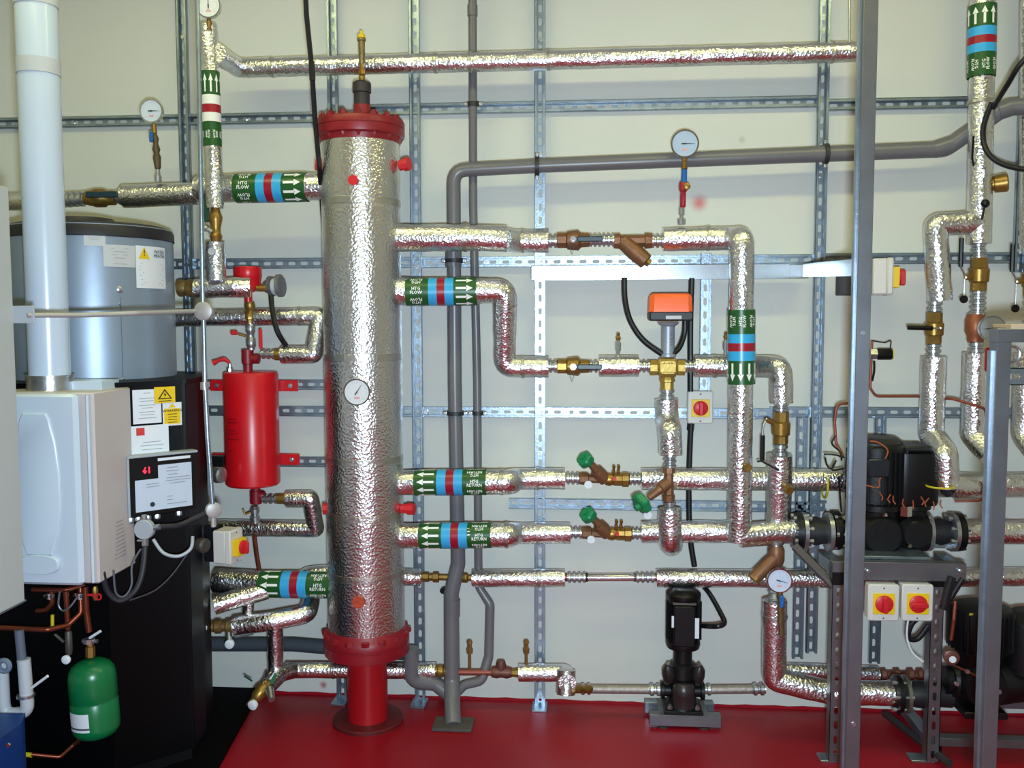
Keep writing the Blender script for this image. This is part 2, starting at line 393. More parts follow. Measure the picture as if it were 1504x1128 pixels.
def ball_valve_h(px, py, d, w, rpx, label, m=None, lever='front', left=0, right=0):
    """horizontal ball valve centred on (px,py): brass body, front spindle nut, blue-black lever to the right; left/right = coupling lengths"""
    m = m or BRASS; M = L(px, py, d); root = thing('ball_valve', label, 'valve', P(px, py - 0, d)); h = w/2
    g = G().lathe((-h, 0, 0), (1, 0, 0), [(0, rpx*.9), (w*.28, rpx*.9)], M, 8, .39)
    g.lathe((-h + w*.28, 0, 0), (1, 0, 0), [(0, rpx*.8), (w*.04, rpx*1.02), (w*.38, rpx*1.15), (w*.46, rpx*.85)], M, 16)
    g.lathe((h - w*.26, 0, 0), (1, 0, 0), [(0, rpx*.85), (w*.26, rpx*.8)], M, 8, .39)
    g.cyl((0, 0, 0), (0, 0, rpx*1.35), rpx*.42, M, 10)
    mk('body', g, m, root)
    nut = G().lathe((0, 0, rpx*1.3), (0, 0, 1), [(0, rpx*.36), (3, rpx*.36), (3, rpx*.2), (4.5, rpx*.2)], M, 6)
    mk('spindle_nut', nut, CHROME, root)
    lv = G().box((4, 0, rpx*1.42), (14, 6, 1.2), M, .4); lv.box((24, 0, rpx*1.5), (36, 7.5, 3.6), M, 1.6)
    lv.v and mk('lever', lv, mat_lever, root)
    wire = G().tube([M @ Vector(q) for q in ((-3, -4, rpx*1.3), (-5, -12, rpx*1.3), (-2, -22, rpx*1.3), (1, -14, rpx*1.3), (0, -4, rpx*1.3))], .32*S(d), 6, 1)
    mk('seal_wire', wire, INK, root)
    if left: mk('coupling', ring_fit(G(), M @ Vector((-h - left, 0, 0)), M @ Vector((-h + 1, 0, 0)), rpx*.72*S(d), max(1, int(left/6))), ZINC, root)
    if right: mk('coupling', ring_fit(G(), M @ Vector((h - 1, 0, 0)), M @ Vector((h + right, 0, 0)), rpx*.72*S(d), max(1, int(right/6))), ZINC, root)
    return root
mat_lever = mat('blue_black_grip', '#12303c', 0.4)

def ball_valve_v(px, py, d, h, rpx, label, lever, m=None, top=0, bot=0, tag_=None):
    """upright ball valve; lever = list of local (x,y,z) points for the handle strip"""
    m = m or BRASS; M = L(px, py, d); root = thing('ball_valve', label, 'valve', P(px, py, d)); k = h/2
    g = G().lathe((0, -k, 0), (0, 1, 0), [(0, rpx*.82), (h*.24, rpx*.82)], M, 8, .39)
    g.lathe((0, -k + h*.24, 0), (0, 1, 0), [(0, rpx*.8), (h*.04, rpx), (h*.40, rpx*1.05), (h*.46, rpx*.8)], M, 16)
    g.lathe((0, k - h*.30, 0), (0, 1, 0), [(0, rpx*.86), (h*.30, rpx*.86)], M, 8, .39)
    mk('body', g, m, root)
    s0 = Vector(lever[0]); mk('spindle', G().cyl(s0*.3, s0, 3.4, M, 8), BRASS, root); mk('spindle_nut', G().ball(s0, 2.8, M, 8), CHROME, root)
    W = [M @ Vector(q) for q in lever]
    mk('handle_strip', G().tube(W[:3], 1.3*S(d), 6, 1), ZINC, root)
    mk('lever', G().tube(W[2:], 3.3*S(d), 8, 1), BLACK, root)
    if top: mk('coupling', ring_fit(G(), M @ Vector((0, k - 1, 0)), M @ Vector((0, k + top, 0)), rpx*.78*S(d), max(1, int(top/7))), ZINC, root)
    if bot: mk('coupling', ring_fit(G(), M @ Vector((0, -k - bot, 0)), M @ Vector((0, -k + 1, 0)), rpx*.78*S(d), max(1, int(bot/7))), ZINC, root)
    if tag_:
        mk('tag_wire', G().tube([M @ Vector(q) for q in ((tag_[0], -3, 6), (tag_[0], tag_[1], 6))], .4*S(d), 5), ZINC, root)
        mk('tag', G().lathe((tag_[0], tag_[1] - 5, 5), (0, 0, 1), [(0, 5.6), (1.6, 5.6)], M, 18), BLACK, root)
    return root

def lobed(g, c, a, R, th, M, lobes=6, n=36):
    c = Vector(c); a = Vector(a).normalized(); u, w = perp(a); rings = []
    for t, k in ((0, .9), (th*.15, 1), (th*.8, 1), (th, .82)):
        rings.append([c + a*t + (u*math.cos(2*PI*i/n) + w*math.sin(2*PI*i/n))*R*k*(1 + .08*math.cos(lobes*2*PI*i/n)) for i in range(n)])
    return g.loft(rings, M)

def reg_valve(px, py, d, label, left=20, right=18):
    """bronze double-regulating valve: inclined neck to a green handwheel up left, two test points on the right half"""
    M = L(px, py, d); root = thing('regulating_valve', label, 'valve', P(px, py, d))
    g = G().lathe((-36, 0, 0), (1, 0, 0), [(0, 9), (7, 9.8), (13, 9), (14, 6.5), (40, 7.5)], M, 8, .39)
    g.lathe((2, -2, 0), (-.62, .72, .3), [(0, 9.5), (10, 10.5), (22, 9.5), (23, 6.2), (30, 5.6), (44, 4.6)], M, 14)
    mk('body', g, BRONZE, root)
    g2 = G().lathe((2, -1, 0), (1, 0, 0), [(0, 8.5), (6, 10), (12, 8.2), (13, 9.5), (24, 9.5), (25, 11), (34, 11), (35, 8)], M, 10)
    mk('measuring_section', g2, BRASS, root)
    hw = G(); lobed(hw, (-24, 26, 12), (-.55, .62, .56), 11.5, 13, M); hw.lathe((-32, 35, 20), (-.55, .62, .56), [(-4, 4), (1.5, 3.6)], M, 12)
    mk('handwheel', hw, GREENP, root)
    for x in (14, 21):
        tp = G().lathe((x, 8, 3), (.05, 1, .25), [(0, 2.6), (4, 2.6), (5, 1.8), (9, 1.8), (9.5, 2.4), (13, 2.2)], M, 8); mk('test_point', tp, BRASS, root)
    mk('test_cap', G().lathe((15, 2, 10), (0, 0, 1), [(0, 3.2), (3, 3)], M, 10), REDP, root)
    mk('tag', G().lathe((-23, -7, 12), (0, 0, 1), [(0, 5.8), (1.4, 5.8)], M, 18), PAPER, root)
    if left: mk('coupling', ring_fit(G(), M @ Vector((-36 - left, 0, 0)), M @ Vector((-35, 0, 0)), 9*S(d), 3), ZINC, root)
    if right: mk('coupling', ring_fit(G(), M @ Vector((36, 0, 0)), M @ Vector((37 + right, 0, 0)), 9*S(d), 3), ZINC, root)
    return root

def isolator(p, s, label, rz=0.0, w=36, h=48, dep=26, knob=0, yt=2):
    """rotary isolator: ivory box, yellow plate, red knob; p = back centre (world), s = metres per unit"""
    M = LW(p, s, rz); root = thing('isolator_switch', label, 'switch', p)
    g = G().box((0, 0, dep*.35), (w*.96, h*.97, dep*.7), M, 2); mk('back_box', g, IVORY, root)
    mk('cover', G().box((0, 0, dep*.85), (w, h, dep*.32), M, 2.4), IVORY, root)
    mk('yellow_plate', G().box((0, -1, dep*1.01 + yt/2), (w*.7, w*.7, yt), M, .8), YELLOW, root)
    dep = dep + (yt - 2)*.95
    k = G().lathe((0, -1, dep*1.05), (0, 0, 1), [(0, w*.29), (3, w*.29), (4, w*.25)], M, 24)
    mk('dial_disc', k, REDP, root)
    R = Matrix.Rotation(knob, 3, 'Z'); mk('knob', G().box((0, -1, dep*1.05 + 7), (w*.17, w*.54, 8), M, 2, R), REDP, root)
    for y in (h*.4, -h*.42): mk('screw', G().lathe((0, y, (dep - (yt-2)*.95)*1.01), (0, 0, 1), [(0, 1.3), (.5, 1.2)], M, 8), INK, root)
    return root

def lead(name, pts, rpx, m, label, cat, parent=None, n=10, bend=3.0, group=None, curve=True):
    W = pw(pts); d = sum(p[2] for p in pts)/len(pts)
    if curve and len(W) > 2:
        Q = []
        for i in range(len(W)-1):
            a = W[max(i-1, 0)]; b = W[i]; c = W[i+1]; e = W[min(i+2, len(W)-1)]
            for j in range(6):
                t = j/6; Q.append(0.5*((2*b) + (c-a)*t + (2*a - 5*b + 4*c - e)*t*t + (-a + 3*b - 3*c + e)*t**3))
        W = Q + [W[-1]]
    return mk(name, G().tube(W, rpx*S(d), n, bend), m, parent, label, cat, group)
def test_point(parent, px, py, d, hpx, top=True):
    M = L(px, py, d); g = G().lathe((0, 0, 0), (0, 1, 0), [(0, 2.6), (hpx*.25, 2.6), (hpx*.25, 4.2), (hpx*.6, 4.2), (hpx*.62, 2.6), (hpx*.72, 2.6)], M, 8)
    o = mk('test_point', g, ZINC, parent)
    mk('cap', G().lathe((0, hpx*.7, 0), (0, 1, 0), [(0, 3), (hpx*.12, 3.8), (hpx*.2, 2), (hpx*.28, 3), (hpx*.32, 1.5)], M, 8), BRASS, o); return o
# ------------------------------------------------------------------ the room
XL, XR, YB, ZC = -2.42, 2.6, -5.2, 3.25
def slab(name, c, size, m): return mk(name, G().box(c, size), m, kind='structure', smooth=False)
def wallmat():
    m = mat('cream_wall_paint', '#cbcbc4', 0.62, 0.0, 0.04, 180, 0.02, 1.5)
    nt = m.node_tree; N = nt.nodes; Lk = nt.links; b = N['Principled BSDF']
    geo = N.new('ShaderNodeNewGeometry'); src = b.inputs['Base Color'].links[0].from_socket
    prev = src
    # a few old paint and rust smudges on the wall, each a soft blotch of its own
    for (px, py, rad, col) in ((1027, 298, 0.045, '#c04a58'), (475, 1006, 0.022, '#a01822'), (1090, 205, 0.02, '#b5aa9a')):
        if rad <= 0: continue
        c = P(px, py, 0)
        vd = N.new('ShaderNodeVectorMath'); vd.operation = 'DISTANCE'; vd.inputs[1].default_value = (c.x, 0, c.z)
        Lk.new(geo.outputs['Position'], vd.inputs[0])
        mr = N.new('ShaderNodeMapRange'); mr.inputs['From Min'].default_value = 0; mr.inputs['From Max'].default_value = rad
        mr.inputs['To Min'].default_value = 0.8; mr.inputs['To Max'].default_value = 0; mr.interpolation_type = 'SMOOTHSTEP'
        Lk.new(vd.outputs['Value'], mr.inputs['Value'])
        mx = N.new('ShaderNodeMix'); mx.data_type = 'RGBA'; mx.inputs['B'].default_value = lin(col)
        Lk.new(mr.outputs[0], mx.inputs['Factor']); Lk.new(prev, mx.inputs['A']); prev = mx.outputs['Result']
    Lk.new(prev, b.inputs['Base Color']); return m
WALLM = wallmat()
WALL2 = mat('side_wall_paint', '#bdbbae', 0.7)
CEIL = mat('ceiling_paint', '#c8c6ba', 0.8)
FLOORM = mat('red_floor_paint', '#900c1c', 0.42, 0.0, 0.06, 18, 0.14, 2.2, spec=0.3)
slab('floor', ((XL+XR)/2, YB/2, -.05), (XR-XL, -YB, .1), FLOORM)
slab('wall_back', ((XL+XR)/2, .05, ZC/2), (XR-XL+.2, .1, ZC), WALLM)
slab('wall_left', (XL-.05, YB/2, ZC/2), (.1, -YB, ZC), WALL2)
slab('wall_right', (XR+.05, YB/2, ZC/2), (.1, -YB, ZC), WALL2)
slab('wall_front', ((XL+XR)/2, YB-.05, ZC/2), (XR-XL+.2, .1, ZC), WALL2)
slab('ceiling', ((XL+XR)/2, YB/2, ZC+.05), (XR-XL+.2, -YB, .1), CEIL)
for i, (bx_, by_) in enumerate(BATTENS):
    where = ('left', 'right')[i % 2] + (' near the pipe wall' if i < 2 else ' behind the camera')
    t = thing('ceiling_light', 'twin tube fluorescent batten on the ceiling, ' + where, 'light', (bx_, by_, 3.25), 'fluorescent ceiling battens')
    mk('housing', G().box((bx_, by_, 3.225), (1.56, .14, .05), b=.01), IVORY, t)
    for s_ in (-.035, .035): mk('tube', G().cyl((bx_-.75, by_+s_, 3.185), (bx_+.75, by_+s_, 3.185), .013), TUBE_E, t)
# painted kerb of the floor paint run up the wall foot
g = G()
n = 90
pts = [(XL + (XR-XL)*i/n, .012 + .006*noise.noise((i*.7, 0, 0)) + .004*noise.noise((i*2.1, 3, 0))) for i in range(n+1)]
g.add([(x, -.0025, 0) for x, z in pts] + [(x, -.0025, z) for x, z in pts], [(i, i+1, n+2+i, n+1+i) for i in range(n)])
mk('baseboard_back', g, FLOORM, kind='structure')

# ------------------------------------------------------------------ wall channels
def vs(px, y0, y1, label, d0=.021, xref=600, **k):
    """upright channel through pixel column px (taken at row 500), between pixel rows y0 (top) and y1"""
    x = P(px, 500, d0 + .02).x; z1 = P(px, y0, d0+.02).z; z0 = max(0.0, P(px, y1, d0+.02).z)
    return strut('channel', (x, -d0, z0), (x, -d0, z1), label, **k)
def hs(x0, x1, py, pyx, label, d0=0.002, **k):
    z = P(pyx, py, d0+.02).z
    return strut('channel', (P(x0, py, d0).x, -d0, z), (P(x1, py, d0).x, -d0, z), label, **k)
vs(278, -60, 1010, 'upright slotted channel left of the tall label-banded pipe, behind the grey tank', bolts=(.2, .6, .9))
ch_b = vs(494, -60, 1035, 'upright slotted channel directly behind the tall foil vessel', bolts=(.5,))
ch_c = vs(612, -60, 1035, 'upright slotted channel just right of the tall foil vessel', bolts=(.3, .6, .86))
ch_d = vs(793, -60, 1045, 'upright slotted channel in the middle of the wall, clear of the grey pipes', bolts=(.35, .55, .75, .9))
vs(1036, 372, 612, 'short upright slotted channel behind the orange actuator')
vs(1202, -60, 960, 'upright slotted channel close left of the plain front post', bolts=(.4, .7))
vs(1181, 612, 968, 'short upright channel left beside the long one near the gauge on the rising pipe', d0=.002)
vs(1297, 612, 975, 'short upright channel behind the isolator pair')
vs(1494, -60, 400, 'upright channel at the right edge of the photo, behind the black cable')
hs(-40, 464, 176, 240, 'top left wall rail crossed by the white flue', bolts=(.3, .8))
hs(540, 1200, 155, 850, 'top wall rail between the foil vessel and the front post', bolts=(.1, .5))
hs(1214, 1421, 152, 1300, 'top right wall rail ending at the banded riser')
hs(258, 1196, 384, 800, 'wall rail at the height of the steel trunking', bolts=(.35, .5, .66))
hs(1208, 1540, 379, 1400, 'wall rail behind the brass valves on the right')
hs(306, 1130, 606, 800, 'wall rail below the red isolator by the three-way valve', bolts=(.4, .65))
hs(1130, 1540, 606, 1300, 'wall rail above the twin black pump')
hs(748, 1192, 743, 1000, 'short free-ended rail between the two regulating valves', d0=.002)
hs(308, 484, 565, 400, 'upper short rail holding the red cylinder lug')
hs(308, 486, 678, 400, 'lower short rail holding the red cylinder lug')
hs(1192, 1212, 743, 1200, 'stub of channel beside the long upright by the pump')
# galvanised feet of the uprights
for px, par in ((494, ch_b), (612, ch_c), (793, ch_d)):
    mk('floor_foot', G().box((P(px, 500, .041).x, -.06, .004), (.06, .09, .008), b=.002), GALV, par)

# solid cable trunking with angled end
t = thing('cable_trunking', 'bright plain steel cable trunking running right to the front post', 'trunking', P(780, 411, .1))
a0 = P(780, 401, .1); a1 = P(1188, 396, .1)
mk('trough', G().box(((a0.x+a1.x)/2, -.075, a0.z), (a1.x-a0.x, .05, .052), b=.002), TRUNK, t)
mk('lid', G().box(((a0.x+a1.x)/2-.03, -.102, a0.z), (a1.x-a0.x-.08, .004, .055), b=.001), TRUNK, t)
b0 = P(1180, 397, .1); b1 = P(1252, 393, .92)
gg = G(); hh = .024
gg.add([b0 + Vector((0, 0, hh)), b0 - Vector((0, 0, hh)), b1 - Vector((0, 0, hh)), b1 + Vector((0, 0, hh)), b0 + Vector((0, .004, hh)), b0 + Vector((0, .004, -hh)), b1 + Vector((.0, .006, -hh)), b1 + Vector((0, .006, hh))],
       [(0, 1, 2, 3), (7, 6, 5, 4), (0, 3, 7, 4), (1, 5, 6, 2), (0, 4, 5, 1), (3, 2, 6, 7)])
mk('end_bracket', gg, TRUNK, t)
for q in (1192, 1236): mk('screw', G().lathe((0, 0, 0), (0, 0, 1), [(0, 2.6), (1.5, 2)], L(q, 396 - (q-1192)*.06, .1 + max(0, (q-1180))/72*.82 + .004), 10), ZINC, t)

# ------------------------------------------------------------------ tall foil-lagged vessel
VD = .225
vb = FL(551, 1050); VX, VY = vb.x, -VD
def VZ(py): return P(530, py, VD + .0).z
VX = P(534, 560, VD).x
vr = 57.5*S(VD)
t = thing('buffer_vessel', 'tall foil-lagged pressure vessel on a dark red pedestal', 'vessel', (VX, VY, 0))
z1, z0 = VZ(208), VZ(926)
prof = []
N_ = 120
for i in range(N_+1):
    z = z0 + (z1-z0)*i/N_; prof.append(z)
g = G(); rings = []
for z in prof:
    ring = []
    for k in range(64):
        a = 2*PI*k/64; x, y = math.cos(a), math.sin(a)
        q = vr*(1 + .006*noise.noise((x*6, y*6, z*9)) + .004*noise.noise((x*20, y*20, z*25)))
        ring.append((VX + x*q, VY + y*q, z))
    rings.append(ring)
g.loft(rings); mk('foil_lagging', g, FOILV, t)
for py in (300, 524, 672, 752, 838):
    z = VZ(py); mk('foil_tape', G().lathe((VX, VY, z-.012), (0, 0, 1), [(0, vr*1.0), (.001, vr*1.010), (.024, vr*1.010), (.025, vr)], n=64, cap=(False, False)), FOILT, t)
fr = 65*S(VD)
zf = VZ(200)
mk('top_flange', G().lathe((VX, VY, zf), (0, 0, 1), [(-.03, fr*.9), (-.012, fr*.93), (-.006, fr*.99), (0, fr), (.020, fr), (.021, fr*.985), (.024, fr*.985), (.025, fr), (.045, fr), (.05, fr*.98)], n=64), DRED, t)
gb = G().lathe((VX + fr*.86, VY, zf - .024), (0, 0, 1), [(0, .010), (.012, .016), (.024, .016)], n=6)
gb.lathe((VX + fr*.86, VY, zf + .05), (0, 0, 1), [(0, .016), (.011, .016), (.011, .009), (.018, .009)], n=6)
bolt0 = mk('flange_bolt', gb, DRED, t, )
bolt0.location = Vector((0, 0, 0)); me = bolt0.data
me.transform(Matrix.Translation(Vector(root_loc(t)) - Vector((VX, VY, 0))))
for k in range(16):
    c = bolt0 if k == 0 else bolt0.copy()
    if k: C.objects.link(c); c.parent = t
    c.rotation_euler = (0, 0, 2*PI*(k+.5)/16)
# neck, socket and air vent on top
M = L(532, 168, VD)
mk('neck', G().lathe((0, 0, 0), (0, 1, 0), [(-4, 13), (13, 12.5)], M, 24), DRED, t)
mk('reducing_socket', G().lathe((0, 12, 0), (0, 1, 0), [(0, 11.5), (18, 11.5), (19, 13.5), (32, 13.5), (34, 12), (36, 8)], M, 24), mat('dark_socket', '#3a3436', .5, .3, .1), t)
# lower flange, pedestal, floor flange
zl = VZ(937)
mk('bottom_flange', G().lathe((VX, VY, zl), (0, 0, 1), [(-.052, fr*.93), (-.048, fr*.985), (-.012, fr*.99), (-.010, fr*.965), (-.004, fr*.965), (-.002, fr*.99), (.02, fr*.99), (.028, fr*.96), (.05, fr*.90)], n=64), DRED, t)
gb = G().lathe((VX + fr*.93, VY, zl + .02), (0, 0, 1), [(0, .017), (.016, .017), (.018, .012)], n=6)
b1_ = mk('flange_bolt', gb, DRED, t); b1_.data.transform(Matrix.Translation(Vector(root_loc(t)) - Vector((VX, VY, 0))))
for k in range(16):
    c = b1_ if k == 0 else b1_.copy()
    if k: C.objects.link(c); c.parent = t
    c.rotation_euler = (0, 0, 2*PI*(k+.5)/16)
pr = 30*S(VD)
mk('pedestal', G().lathe((VX, VY, .012), (0, 0, 1), [(0, pr*1.02), (zl-.06, pr), (zl-.05, pr*1.1)], n=48), PEDRED, t)
mk('floor_flange', G().lathe((VX, VY, 0), (0, 0, 1), [(0, 54*S(VD)), (.012, 54*S(VD)), (.014, 53*S(VD))], n=56), TROWEL, t)
def plug(px, py, axis, r, m, d, ln=12):
    g = G().lathe((0, 0, 0), axis, [(0, r*.8), (ln*.5, r*.8), (ln*.5, r), (ln, r*.96)], L(px, py, d), 8); mk('plug', g, m, t)
dd = VD + vr
plug(521, 266, (0, 0, 1), 8, REDP, dd - .01, 12)
plug(587, 243, (1, .1, .3), 10, REDP, VD + .02, 16); plug(477, 243, (-1, .1, .3), 9, REDP, VD + .02, 14)
plug(490, 747, (-1, 0, .2), 9, REDP, VD + .02, 16); plug(590, 747, (1, 0, .2), 9, REDP, VD + .02, 20)
plug(529, 881, (0, 0, 1), 10, mat('rusty_plug', '#b8452c', .5, .1, .3, 90, .3, 50), dd - .012, 14)
# automatic air vent
v = thing('air_vent', 'slim brass automatic air vent on top of the tall vessel', 'valve', P(532, 131, VD)); M = L(532, 131, VD)
mk('stem', G().lathe((0, 0, 0), (0, 1, 0), [(0, 8), (4, 4), (10, 3.2), (14, 4.5), (18, 4.5), (20, 3)], M, 10), BRASS, v)
mk('isolating_cock', G().lathe((0, 18, 0), (0, 1, 0), [(0, 3), (3, 5.6), (8, 5.6), (12, 3.4), (20, 3.4)], M, 6), BRASS, v)
mk('float_tube', G().lathe((0, 36, 0), (0, 1, 0), [(0, 3.4), (3, 4.6), (32, 5), (33, 6.5), (36, 6.5), (38, 4)], M, 12), mat('tarnished_brass', '#8a7a50', .45, .6, .3, 120, .3, 60), v)
mk('cap', G().lathe((0, 73, 0), (0, 1, 0), [(0, 6), (4, 5.6), (5, 2.6), (10, 2.4)], M, 8), YELLOW, v)
gauge(524, 576, dd + .012, 20.5, 'round dial thermometer on the front of the tall foil vessel', ang=.6, name='dial_thermometer', dialcol=mat('white_dial', '#d6d8de', .35), depth=8)

# ------------------------------------------------------------------ foil pipes
def pipe(name, label, pts, r, **k):
    p = P(*pts[0]); t = thing(name, label, 'pipe', p); foil_tube(t, pts, r, **k); return t
# top run and the riser it turns into
t = pipe('lagged_pipe', 'long level foil pipe high across the whole wall', [(318, 78, .33), (350, 100, .15), (1262, 76, .15)], 14.2, bend=.5)
for q in (400, 640, 690, 806, 1222): tape(t, (q, 100 - (q-350)*.026, .15), (q+40, 100 - (q-310)*.026, .15), 14.2)
mk('hanger_rod', G().tube(pw([(1248, -40, .15), (1248, 66, .15)]), .004, 8), ZINC, t)
t = pipe('lagged_pipe', 'slim upright foil pipe with white and red hot water band', [(306, 38, .33), (312, 200, .33), (316, 306, .33)], 13.2)
band(t, P(312.4, 216, .33), P(308.6, 106, .33), 13.3*S(.33), 'HWS\nFLOW', 'water', True, True)
# supply across the left of the vessel
t = pipe('lagged_pipe', 'blue and red banded foil supply pipe entering vessel top left', [(488, 274, .225), (290, 278, .225)], 20.5)
tape(t, (300, 277, .225), (320, 277, .225), 20.5, 8)
band(t, P(348, 277, .225), P(452, 275, .225), 21*S(.225), 'HTG\nFLOW', 'heat', True, True)
t = pipe('lagged_pipe', 'narrower foil pipe with a gauge, left of the slim riser', [(292, 284, .225), (182, 289, .225)], 17)
t = thing('gate_valve', 'brass isolating valve with black handle behind the white flue', 'valve', P(148, 291, .225)); M = L(148, 291, .225)
mk('body', G().lathe((-24, 0, 0), (1, 0, 0), [(0, 10), (8, 12), (14, 12), (15, 14), (30, 14), (34, 11), (46, 11), (48, 9)], M, 10), BRASS, t)
mk('lever', G().box((10, 3, 16), (50, 9, 4), M, 2), mat_lever, t)
mk('coupling', ring_fit(G(), P(90, 294, .225), P(125, 292, .225), 11*S(.225), 4), ZINC, t)
mk('coupling', ring_fit(G(), P(172, 290, .225), P(184, 289, .225), 11*S(.225), 1), ZINC, t)
pipe('lagged_pipe', 'stub of foil pipe left of the white flue', [(92, 294, .225), (0, 297, .225), (-60, 300, .225)], 13)

# outlets right of the vessel
t = pipe('lagged_pipe', 'uppermost foil outlet stub beside vessel, fat end', [(580, 350, .225), (690, 349, .225)], 20)
foil_tube(t, [(684, 349, .225), (745, 351, .22)], 19, name='foil_lagging'); tape(t, (684, 349, .225), (700, 349, .225), 20, 6)
foil_tube(t, [(738, 351, .2), (757, 354, .14), (806, 354, .14)], 17, bend=.7); tape(t, (768, 354, .14), (790, 354, .14), 17)
coupling(t, (805, 354, .14), (820, 354, .14), 9.5, 2)
r1 = ball_valve_h(842, 353, .14, 46, 13, 'upper brass ball valve with blue-black lever, beside Y strainer', lever='front', right=38, m=BRONZE)
t = thing('strainer', 'bronze Y strainer with its leg pointing down right', 'strainer', P(930, 354, .14)); M = L(930, 354, .14)
g = G().lathe((-28, 0, 0), (1, 0, 0), [(0, 11), (9, 12), (10, 9), (44, 9), (45, 12), (55, 11)], M, 8, .39)
g.lathe((-16, 0, 2), (.74, -.66, .12), [(0, 11), (24, 12.5), (46, 11.5), (47, 8)], M, 18); mk('body', g, BRONZE, t)
mk('cap', G().lathe((16, -28, 7), (.74, -.66, .12), [(0, 9.5), (3, 9.5), (3.4, 6), (9, 6)], M, 6), BRASS, t)
mk('coupling', ring_fit(G(), P(955, 354, .14), P(977, 354, .14), 9.5*S(.14), 3), ZINC, t)
t = pipe('lagged_pipe', 'foil pipe turning down the long blue and red banded drop, right of strainer', [(974, 352, .14), (1075, 350, .14), (1090, 350, .24), (1086, 795, .24)], 17.2, bend=.75)
tape(t, (1040, 350, .14), (1060, 350, .14), 17.2); tape(t, (1089, 505, .24), (1089, 600, .24), 17.6)
foil_tube(t, [(1086, 787, .24), (1166, 780, .22)], 17.6, bend=.5)
band(t, P(1089, 564, .24), P(1089, 455, .24), 19*S(.24), 'HTG\nFLOW', 'heat', False, False)
# drain cock knob on the drop
k = mk('drain_cock', G().lathe((0, 0, 0), (.2, .1, 1), [(0, 5), (10, 5.5), (12, 7), (18, 6)], L(1092, 686, .26), 10), BRASS, label='small brass cock on the long banded drop pipe', cat='valve')
k = mk('drain_cock', G().lathe((0, 0, 0), (.3, -.3, 1), [(0, 5), (10, 5.5), (12, 7), (20, 6)], L(1151, 712, .25), 10), BRASS, label='small brass cock on the pipe beneath the lower right ball valve', cat='valve')

t = pipe('lagged_pipe', 'second foil outlet, banded, stepping down between grey pipe and middle upright', [(580, 428, .225), (742, 427, .2), (741, 539, .14), (806, 539, .14)], 17.5, bend=.75, rr=[20.5, 17.8, 16.2, 16])
band(t, P(597, 429, .225), P(700, 428, .207), 20*S(.225), 'HTG\nFLOW', 'heat', True, True)
tape(t, (742, 448, .19), (742, 470, .18), 16.8); tape(t, (768, 539, .14), (790, 539, .14), 16); coupling(t, (805, 538, .14), (820, 538, .14), 9.5, 2)
ball_valve_h(842, 538, .14, 46, 12.5, 'lower brass ball valve with blue-black lever, left of lagged test point', right=14)
t = pipe('lagged_pipe', 'short foil-lagged length with test nipple left of three-way valve', [(880, 538, .14), (938, 538, .14)], 15.8)
test_point(t, 908, 524, .14, 34); mk('coupling', ring_fit(G(), P(936, 538, .14), P(956, 538, .14), 9*S(.14), 3), ZINC, t)
t = thing('three_way_valve', 'brass three-way valve under the orange actuator', 'valve', P(980, 540, .14)); M = L(980, 540, .14)
g = G().lathe((-25, 0, 0), (1, 0, 0), [(0, 12), (10, 12), (11, 10), (14, 15), (36, 15), (39, 10), (40, 12), (50, 12)], M, 8, .39)
g.box((0, 1, 0), (30, 25, 26), M, 5); g.lathe((0, -12, 0), (0, -1, 0), [(0, 9), (5, 12), (8, 12), (9, 10), (20, 10)], M, 8, .39)
mk('body', g, mat('yellow_brass', '#ab9048', .42, .55, .15, 90, .1, 30), t)
mk('cast_letters', (lambda q: (put_text(q, 'A-AB\nDN', M, 0, 3, 7, 13.4), q)[1])(G()), BRONZE, t)
mk('coupling', ring_fit(G(), P(1004, 538, .14), P(1022, 538, .14), 9*S(.14), 3), ZINC, t)
t = thing('valve_actuator', 'orange and black valve actuator on a grey neck', 'actuator', P(981, 522, .14)); M = L(981, 522, .14)
mk('neck', G().lathe((0, -2, 0), (0, 1, 0), [(0, 12), (4, 12), (5, 9.5), (44, 9.5), (47, 14), (50, 16)], M, 20), mat('pale_grey_metal', '#9fa5b2', .45, .4), t)
mk('base', G().box((2, 57, 4), (62, 14, 48), M, 3), mat('dark_grey_plastic', '#25222a', .5), t)
def rbox(g, x0, x1, y0, y1, z0, z1, c, M, top=.9):
    rings = []
    for i, (y, k) in enumerate(((y0, 1), (y1 - 6, .97), (y1 - 2, .92), (y1, .84))):
        w = (x1-x0)/2*k; dz = (z1-z0)/2*k; cx = (x0+x1)/2; cz = (z0+z1)/2; rings.append([(cx + sx*(w - (c if a else 0)), y, cz + sz*(dz - (0 if a else c))) for sx, sz, a in ((1, -1, 1), (1, -1, 0), (1, 1, 0), (1, 1, 1), (-1, 1, 1), (-1, 1, 0), (-1, -1, 0), (-1, -1, 1))])
    return g.loft(rings, M)
mk('cover', rbox(G(), -29, 32, 63, 89, -21, 29, 6, M), ORANGE, t)
gt = G(); gt.box((5, 55, 28.5), (22, 5, .6), M); lb = mk('name_label', gt, PAPERG, t)
gl = G().lathe((-5, 22, 9.6), (0, 0, 1), [(0, .1), (.2, .1)], M, 4)
for y in (16, 20, 24, 30, 34): gl.box((4, y, 9.9), (3, 1.2, .2), M)
mk('position_scale', gl, INK, t)
t = pipe('lagged_pipe', 'foil pipe right of three-way valve turning down beside the long drop', [(1020, 538, .14), (1110, 538, .14), (1147, 540, .21), (1148, 592, .21)], 16.3, bend=.7)
tape(t, (1050, 538, .14), (1070, 538, .14), 16.3); test_point(t, 1066, 523, .14, 34)
ball_valve_v(1147, 628, .21, 46, 13, 'brass ball valve on the drop beside the long banded pipe, black lever down', [(-22, 12, 6), (-27, 4, 10), (-28, -10, 12), (-28, -46, 12)], top=16, bot=20)
